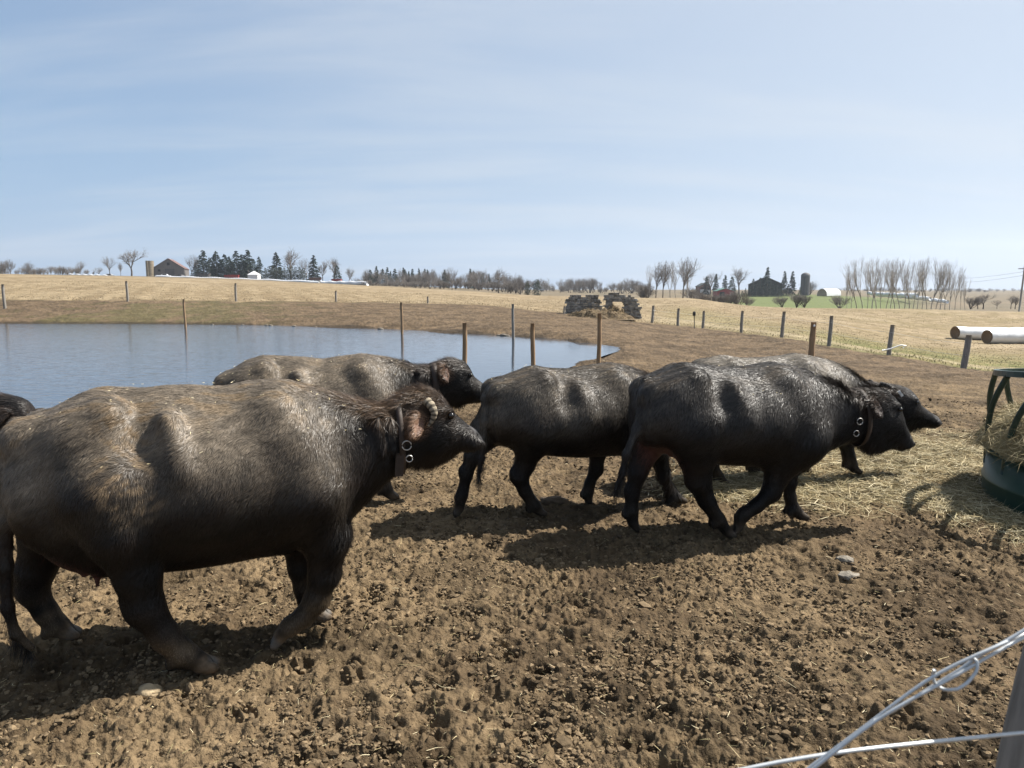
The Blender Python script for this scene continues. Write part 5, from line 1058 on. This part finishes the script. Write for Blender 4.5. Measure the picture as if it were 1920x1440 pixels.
# centre treeline
random.seed(12)
CONL = [686, 695, 707, 718, 727, 733, 741, 757, 760, 767, 774, 786, 797, 802, 834, 841, 882, 888, 893, 905, 917]; CONH = [515, 505, 498, 503, 500, 508, 503, 501, 504, 508, 503, 502, 503, 505, 505, 510, 503, 507, 511, 511, 512]
for px, pt in [(1407,536),(1419,531),(1431,533),(1444,529),(1457,534),(1464,540),(1392,545)]: plant(T_CON[3], px, pt, 333, 'dark evergreen crowding the front of the dark barn at the right farm', 'evergreens crowding the dark barn', wide=1.25, pbase=556)
for px, pt in zip(CONL, CONH):
    Y = random.uniform(330, 460); plant(random.choice(T_CON), px, pt, Y, 'dark spruce in the mixed treeline beyond the stubble field', 'spruces in the centre treeline', wide=random.uniform(.8, 1.1), pbase=540)
for px in list(range(668, 700, 8)) + list(range(700, 1000, 7)):
    Y = random.uniform(290, 420); t = random.random()
    plant(random.choice(T_BARE + T_BUSH), px + random.uniform(-3, 3), random.choice([505, 510, 514, 518, 520, 524]) + max(0, (px-900)*0.06), Y, 'grey leafless tree or bush in the mixed treeline beyond the stubble field', 'leafless trees in the centre treeline', wide=1.15, pbase=541 + max(0, (px-880)*.10))
for px in range(672, 985, 9): plant(random.choice(T_BUSH), px + random.uniform(-3, 3), random.choice([524, 527, 530]) + max(0, (px-900)*0.06), random.uniform(250, 300), 'low bare thicket bush at the foot of the mixed treeline', 'thicket bushes along the foot of the treeline', wide=1.5, pbase=540.5 + max(0, (px-880)*.10))
plant(T_BARE[1], 848, 501, 270, 'taller bare tree standing in front of the mixed treeline'); plant(T_BARE[0], 935, 503, 265, 'bare round-crowned tree right of the spruces, in front of the treeline', wide=1.0); plant(T_BARE[3], 975, 515, 262, 'bare tree just left of the two dark cedars', wide=.9)
plant(T_CED[1], 1006, 523, 235, 'dense dark cedar standing alone at the right end of the treeline', wide=.75); plant(T_CED[0], 989, 526, 238, 'smaller brownish cedar beside the dark lone cedar', wide=.7)
random.seed(13)
for px in range(1018, 1215, 6):
    plant(random.choice(T_BARE + T_BUSH + T_BUSH), px + random.uniform(-3, 3), random.choice([528, 530, 533, 535, 538, 522]), random.uniform(330, 520), 'bare hedgerow tree or bush in the distance above the ruin', 'far hedgerow above the ruin', wide=1.2, pbase=551)
plant(T_BARE[0], 1112, 519, 400, 'taller bare tree in the far hedgerow above the ruin', pbase=551)
# grove at centre right, right farm
for px, pt, w, lab in [(1216, 497, .8, 'leftmost slim bare tree of the grove before the right farm'), (1230, 492, .7, 'second slim bare tree of the grove before the right farm'), (1243, 489, .7, 'bare tree with several stems left of the middle of the grove'), (1257, 487, .75, 'bare tree in the middle of the grove before the right farm'), (1268, 490, .7, 'slim bare tree right of the middle of the grove'), (1281, 482, .9, 'tall wide bare tree towards the right of the grove'), (1291, 484, .9, 'rightmost tall bare tree of the grove before the right farm')]:
    plant(random.choice(T_BARE[1:2] + T_BARE[3:] + T_POP), px, pt, 175, lab, wide=w, pbase=563)
for px, pt in [(1205, 532), (1214, 540), (1300, 538), (1310, 545), (1308, 552)]: plant(random.choice(T_BUSH), px, pt, 180, 'bare bush at the foot of the grove before the right farm', 'bushes at the foot of the grove', wide=1.3, pbase=564)
for px, pt, k, lab in [(1324, 518, 1, 'dark spruce left of the farm house garden'), (1342, 513, 0, 'dark spruce beside the distant house'), (1359, 515, 1, 'dark spruce above the red shed'), (1372, 518, 3, 'dark spruce right of the red shed roof'),
                       (1438, 500, 0, 'tall pointed spruce in front of the dark barn'), (1470, 507, 2, 'slim spruce right of the dark barn'), (1485, 507, 2, 'slim spruce left of the dark silo'), (1412, 522, 1, 'bushy spruce at the left end of the dark barn'), (1425, 520, 3, 'bushy spruce before the left half of the dark barn'), (1452, 527, 1, 'bushy spruce before the right half of the dark barn'), (1478, 532, 3, 'low evergreen between barn and silo'), (1500, 538, 3, 'low evergreen at the foot of the dark silo'), (1398, 540, 3, 'low evergreen left of the dark barn')]:
    plant(T_CON[k], px, pt, 338 if px > 1390 else 372, lab, wide=.95, pbase=554)
plant(T_BARE[0], 1386, 501, 365, 'tall bare tree between the red shed and the dark barn', wide=.95, pbase=551); plant(T_BARE[0], 1332, 510, 385, 'bare tree behind the distant house', wide=.9, pbase=551); plant(T_BUSH[1], 1519, 527, 362, 'bare bush right of the dark silo', pbase=552)
for px, pt, lab in [(1352, 549, 'brown bare bush below the red shed'), (1368, 551, 'wide bare bush in front of the red shed'), (1383, 545, 'bare bush at the near edge of the green field'), (1402, 558, 'low bare bush at the left of the green field'), (1316, 548, 'low bare bush left of the red shed'), (1335, 552, 'round bare bush at the left of the red shed'), (1468, 555, 'low bare bush at the edge of the green field'), (1495, 550, 'wide bare bush in the middle of the green field edge'), (1510, 552, 'right one of the bare bushes at the green field edge')]:
    plant(T_BUSH[len(lab) % 2], px, pt, 150, lab, wide=1.4, pbase=575)
# poplar row
random.seed(21)
for i, px in enumerate([1590, 1598, 1608, 1619, 1628, 1637, 1645, 1653, 1663, 1671, 1680, 1689, 1698, 1707, 1714, 1722, 1731, 1740, 1748, 1757, 1765, 1774, 1783, 1793, 1803, 1812]):
    pt = np.interp(px, [1585, 1615, 1640, 1670, 1710, 1745, 1780, 1815], [515, 482, 478, 482, 483, 482, 490, 512]) + random.uniform(-3, 8)
    plant(random.choice(T_POP), px, pt, random.uniform(128, 140), 'tall thin bare poplar in the long row at right', 'poplars of the bare row at right', wide=random.uniform(.5, .75), pbase=578)
for px, pt in [(1846, 550), (1836, 558), (1872, 562), (1898, 553), (1906, 556), (1822, 556), (1575, 553)]: plant(random.choice(T_BUSH + T_BARE[:2]), px, pt, 150, 'low bare bush at the edge of the far right field', 'bushes along the far right field edge', wide=1.4, pbase=578)
for px in range(1560, 1930, 13): plant(random.choice(T_BARE + T_BUSH), px + random.uniform(-4, 4), random.choice([538, 541, 543, 540]), random.uniform(700, 900), 'distant tree in the low hedgerow near the right horizon', 'distant trees near the right horizon', wide=1.6, pbase=549.5)

# ------------------------------------------------------------------ buildings and farmyard
def gable(name, label, cat, px0, px1, peave, papex, pbase, Y, depth, rz, wall, roof, extras=None, over=0.3):
    x0, x1 = pX(px0, Y), pX(px1, Y); w = x1 - x0; zb = pz(px0, pbase, Y); he = pz(px0, peave, Y) - zb; ha = pz(px0, papex, Y) - zb
    rt = empty(name, ((x0+x1)/2, Y, zb), rz); tag(rt, label, cat); W2 = w/2
    V = [(-W2, 0, -.5), (W2, 0, -.5), (W2, 0, he), (0, 0, ha), (-W2, 0, he), (-W2, depth, -.5), (W2, depth, -.5), (W2, depth, he), (0, depth, ha), (-W2, depth, he)]
    MB().add(V, [(0,1,2,3,4), (9,8,7,6,5), (0,4,9,5), (1,6,7,2)]).build('wall', wall, rt)
    mb = MB(); t = 0.18
    for s in (-1, 1):
        e = s * (W2 + over); ze = he - over * (ha - he) / W2
        q = [(0, -over, ha+.03), (e, -over, ze+.03), (e, depth+over, ze+.03), (0, depth+over, ha+.03)]; mb.add(q + [(a, b, c+t) for a, b, c in q], [(0,1,2,3), (7,6,5,4), (0,4,5,1), (1,5,6,2), (2,6,7,3), (3,7,4,0)])
    rf = mb.build('roof', roof, rt)
    return rt, w, he, ha, rf
rt, w, he, ha, rf = gable('barn', 'old grey timber barn with a reddish roof on the left skyline', 'barn', 292, 345, 503, 485, 520, 345, 18, R(17), M['barnwood'], M['redroof'])
MB().box((0.5, -0.06, 2.0), (4.2, 0.1, 4.0)).build('door', M['darksilo'], rt); MB().box((-w*.3, -0.05, 3.2), (1.2, 0.1, 1.0)).build('window', M['dark'], rt); MB().box((0, -0.05, ha*.72), (1.2, 0.1, 1.3)).build('window', M['dark'], rt)
def silo(name, label, px0, px1, ptop, pbase, Y, m, dome):
    x0, x1 = pX(px0, Y), pX(px1, Y); r = (x1-x0)/2; zb = pz(px0, pbase, Y) - .5; h = pz(px0, ptop, Y) - zb; rt = empty(name, ((x0+x1)/2, Y, zb)); tag(rt, label, 'silo')
    hw = h - (r*0.8 if dome else 0); prof = [(r, 0)]
    for k in range(10): z = hw * (k+1) / 10; prof += [(r, z-.06), (r*1.03, z-.05), (r*1.03, z), (r, z+.005)]
    if not dome: prof += [(r*.9, hw), (r*.9, hw-1.2), (0.01, hw-1.2)]
    MB().lathe(prof, n=28).build('wall', m, rt, False)
    if dome: MB().lathe([(r*1.04*math.cos(a), hw + r*0.8*math.sin(a) + .01) for a in np.linspace(0, math.pi/2-.01, 8)], n=28).build('roof', M['darksilo'], rt, True)
    MB().box((-r*0.2, -r*1.08, hw/2), (0.8, 0.5, hw*.96)).build('chute', m, rt)
silo('silo', 'round tan concrete silo without a roof, left of the old barn', 277, 291, 489, 519, 343, M['concrete'], False)
silo('silo', 'tall dark silo with a domed top beside the dark barn', 1501, 1517, 511, 552, 345, M['darksilo'], True)
rt, w, he, ha, rf = gable('barn', 'dark gambrel barn half hidden by evergreens at the right farm', 'barn', 1405, 1465, 533, 519, 553, 352, 14, R(-17), M['ivywall'], M['slate'])
MB().box((0, -0.06, 2.0), (3.6, 0.1, 3.8)).build('door', M['dark'], rt)
rt, w, he, ha, rf = gable('shed', 'low red shed with a green roof at the right farm', 'shed', 1345, 1376, 546, 541, 556, 340, 7, R(0), M['redpaint'], M['greenroof'])
MB().box((-w*.2, -0.06, 1.1), (2.2, 0.1, 2.0)).build('door', M['dark'], rt)
rt, w, he, ha, rf = gable('house', 'distant brick house with a pale porch left of the red shed', 'house', 1312, 1332, 537, 531, 551, 390, 9, R(0), M['brick'], M['slate'])
for k in (-.3, 0, .3): MB().box((w*k, -0.06, he*.75), (0.9, 0.1, 1.3)).build('window', M['dark'], rt)
MB().box((0, -1.2, 1.2), (w*.95, 2.2, 2.3)).build('porch', M['whitepaint'], rt)
MB().box((w*.3, 4, ha + .5), (0.8, 0.8, 1.8)).build('chimney', M['brick'], rf)
def hoop(name, label, px0, px1, ptop, pbase, Y, length_dir):
    x0, x1 = pX(px0, Y), pX(px1, Y); zb = pz(px0, pbase, Y) - .2; h = pz(px0, ptop, Y) - zb; dx = x1 - x0; rt = empty(name, (x0, Y, zb)); tag(rt, label, 'hoop house')
    n = 14; r = h; ns = 12; V = []; ex = dx - 1.2*r; hd = np.array([ex, 9.0, 0]); sidev = np.array([1.2*r, -0.4*r, 0])
    for i in range(ns+1):
        for k in range(n+1): a = math.pi*k/n; V.append(hd*(i/ns) + sidev*(0.5 - 0.5*math.cos(a)) + np.array([0, 0, r*math.sin(a)**0.8*(1 + .015*math.sin(i*2.6))]))
    nmesh('cover', V, [np.array([(i*(n+1)+k, i*(n+1)+k+1, (i+1)*(n+1)+k+1, (i+1)*(n+1)+k) for i in range(ns) for k in range(n)])], M['wrap'], rt, True)
    E_ = [v * np.array([1, 1, .93]) + np.array([0, .15, 0]) for v in V[:n+1]]; MB().add(E_, [tuple(range(n+1))]).build('end_wall', M['concrete'], rt)
hoop('hoop_house', 'white plastic hoop house right of the dark silo', 1532, 1591, 541, 554, 345, 1)
x = pX(1020, 480); rt = empty('white_shed', (x, 480, pz(1020, 540, 480))); tag(rt, 'far white peaked roof just right of the dark lone cedar', 'shed'); MB().add([(-5, 0, 0), (5.5, 0, 0), (-1, 0, 4.2), (-4, 12, 0), (6.5, 12, 0), (0, 12, 4.2)], [(0,1,2), (5,4,3), (0,2,5,3), (1,4,5,2)]).build('roof', M['whitepaint'], rt)
MB().box((.5, 6, -.6), (9, 10.5, 1.6)).build('wall', M['whitepaint'], rt)
# rows of wrapped bales far off: long white tubes
def far_tube(label, p0, p1, Y0, Y1, dia):
    a = np.array([pX(p0[0], Y0), Y0, pz(*p0, Y0)]); b = np.array([pX(p1[0], Y1), Y1, pz(*p1, Y1)]); n = max(8, int(np.linalg.norm(b-a) / 1.3)); u = np.linspace(0, 1, n*3)
    P = a + (b-a)*u[:, None]; P[:, 2] += dia/2 + 0.12*np.sin(u*37); rr = dia/2 * (1 - 0.05*(np.arange(n*3) % 3 == 0)) ; o = MB().tube(P, rr, 12).build('bale_tube', M['wrap'], None, True); tag(o, label, 'bale tube')
far_tube('very long white bale tube running along the stubble below the left farm', (295, 523), (600, 534.5), 300, 262, 1.5)
far_tube('shorter white bale tube ending right of the red container', (580, 535), (690, 536), 268, 255, 1.6)
far_tube('white bale tube on the skyline left of the old barn', (132, 518.5), (206, 521), 310, 300, 1.2)
for i, (a, b) in enumerate([((1628, 553), (1700, 557)), ((1640, 556), (1745, 563)), ((1690, 555), (1720, 556.5)), ((1700, 560), (1778, 569))]):
    far_tube(['upper left white bale row seen through the bare poplars', 'long middle white bale row seen through the bare poplars', 'short white bale row above the others behind the poplars', 'lower right white bale row behind the poplars'][i], a, b, 330, 300, 1.5)
# farmyard clutter on the left
def box_wagon(name, label, cat, px, pbase, Y, L, Hh, m, wheels=True, slope=0.85):
    x = pX(px, Y); zb = pz(px, pbase, Y); rt = empty(name, (x, Y, zb), random.uniform(-.2, .2)); tag(rt, label, cat); z0 = 0.7 if wheels else 0.0
    MB().box((0, 0, z0 + Hh/2), (L, 2.2, Hh), taper=1/slope if wheels else 1.0).build('body', m, rt); MB().box((0, 0, z0 + Hh + .06), (L*1.02/(slope if wheels else 1), 2.25, .12)).build('rim', m, rt)
    if wheels:
        for sx in (-.32, .32):
            for sy in (-1, 1):
                P = [(L*sx, sy*1.0 - .12, .45), (L*sx, sy*1.0 + .12, .45)]; MB().tube(P, .45, 14).build('wheel', M['rubber'], rt)
    else:
        for k in (-.33, 0, .33): MB().box((L*k, -1.13, z0 + Hh/2), (.12, .1, Hh*.9)).build('rib', m, rt)
box_wagon('farm_container', 'red box container at the right end of the left farmyard', 'container', 632, 531, 300, 3.8, 1.6, M['redpaint'], False)
box_wagon('farm_wagon', 'red gravity wagon parked left of the white tent', 'farm wagon', 440, 524.5, 315, 3.6, 1.3, M['redpaint'])
box_wagon('farm_wagon', 'smaller red wagon parked right beside the larger red one', 'farm wagon', 428, 523.5, 318, 2.2, 1.0, M['redpaint'])
box_wagon('farm_wagon', 'rusty red wagon parked beyond the cedar hedge', 'farm wagon', 592, 528.5, 310, 4.5, 1.0, M['redroof'])
box_wagon('farm_wagon', 'dark flat wagon parked beneath the first spruce', 'farm wagon', 384, 521, 320, 4.5, 1.1, M['darksilo'])
def car(px, pb, Y, m, label, az):
    x = pX(px, Y); rt = empty('parked_car', (x, Y, pz(px, pb, Y)), az); tag(rt, label, 'car')
    b = [(-2.1, .35), (2.1, .35), (2.15, .8), (1.2, .95), (.6, 1.45), (-1.2, 1.45), (-1.9, .95), (-2.15, .85)]; V = [(a, s, c) for s in (-.85, .85) for a, c in b]; n = len(b)
    MB().add(V, [tuple(range(n)), tuple(reversed(range(n, 2*n)))] + [(i, n+i, n+(i+1) % n, (i+1) % n) for i in range(n)]).build('body', m, rt)
    MB().box((-.25, 0, 1.17), (1.5, 1.74, .4)).build('window', M['dark'], rt)
    for sx in (-1.3, 1.3):
        for sy in (-.75, .75): MB().tube([(sx, sy-.12, .32), (sx, sy+.12, .32)], .32, 14).build('wheel', M['rubber'], rt)
car(312, 520, 325, M['wrap'], 'pale car parked in front of the old barn', R(10)); car(341, 521.5, 322, M['darksilo'], 'dark car parked at the right corner of the old barn', R(-15)); car(208, 519.5, 330, M['wrap'], 'pale car parked beneath the bare trees left of the silo', R(20))
x = pX(478, 330); rt = empty('party_tent', (x, 330, pz(478, 527, 330))); tag(rt, 'small white peaked tent between the red wagons and the hedge', 'tent')
MB().box((0, 0, 1.4), (4.4, 4.4, 2.8)).build('wall', M['wrap'], rt); MB().add([(-2.4, -2.4, 2.82), (2.4, -2.4, 2.82), (2.4, 2.4, 2.82), (-2.4, 2.4, 2.82), (0, 0, 4.6)], [(0,1,4), (1,2,4), (2,3,4), (3,0,4), (3,2,1,0)]).build('roof', M['wrap'], rt)
heap('brush_pile', 'brown brush pile in front of the cedar hedge', 524, 540, 525, 290, 3, (0.15, 0.11, 0.08), 300, 15, 'brush pile')
# power pole and lines at the right edge
Y = 120; x = pX(1917, Y); zb = tz(x, Y); zt = pz(1917, 498, Y); o = empty('power_pole', (x, Y, zb)); tag(o, 'wooden power pole at the far right edge', 'power pole')
MB().tube([(-.25, 0, -.3), (0, 0, zt - zb)], [.17, .11], 10).build('pole', M['postg'], o, True); MB().box((0, 0, zt - zb - .5), (2.0, .12, .14)).build('crossarm', M['postg'], o)
for k, (pa, pb_) in enumerate([(509, 503), (516, 513)]):
    P = [(pX(1917, 120) * (1-t) + pX(1760, 420) * t, 120 + 300*t, pz(1917, pa, 120)*(1-t) + pz(1760, 515 + 8*k, 420)*t - 6*t*(1-t)) for t in np.linspace(0, 1, 20)]
    tag(MB().tube(P, 0.022, 4).build('power_line', M['darksilo'], None, True), ['upper faint power line leading left from the pole at the right edge', 'lower faint power line leading left from the pole at the right edge'][k], 'power line')

# ------------------------------------------------------------------ air
def build_haze():
    mb = MB().box((0, 600, 60), (4400, 4600, 260)); m = bpy.data.materials.new('air'); m.use_nodes = True; t = m.node_tree
    t.nodes.remove(t.nodes['Principled BSDF']); v = t.nodes.new('ShaderNodeVolumePrincipled'); v.inputs['Color'].default_value = (0.80, 0.88, 1.0, 1); v.inputs['Density'].default_value = 0.00018; v.inputs['Anisotropy'].default_value = 0.3
    t.links.new(v.outputs[0], t.nodes['Material Output'].inputs['Volume']); o = mb.build('haze', m); o['kind'] = 'stuff'
build_haze()
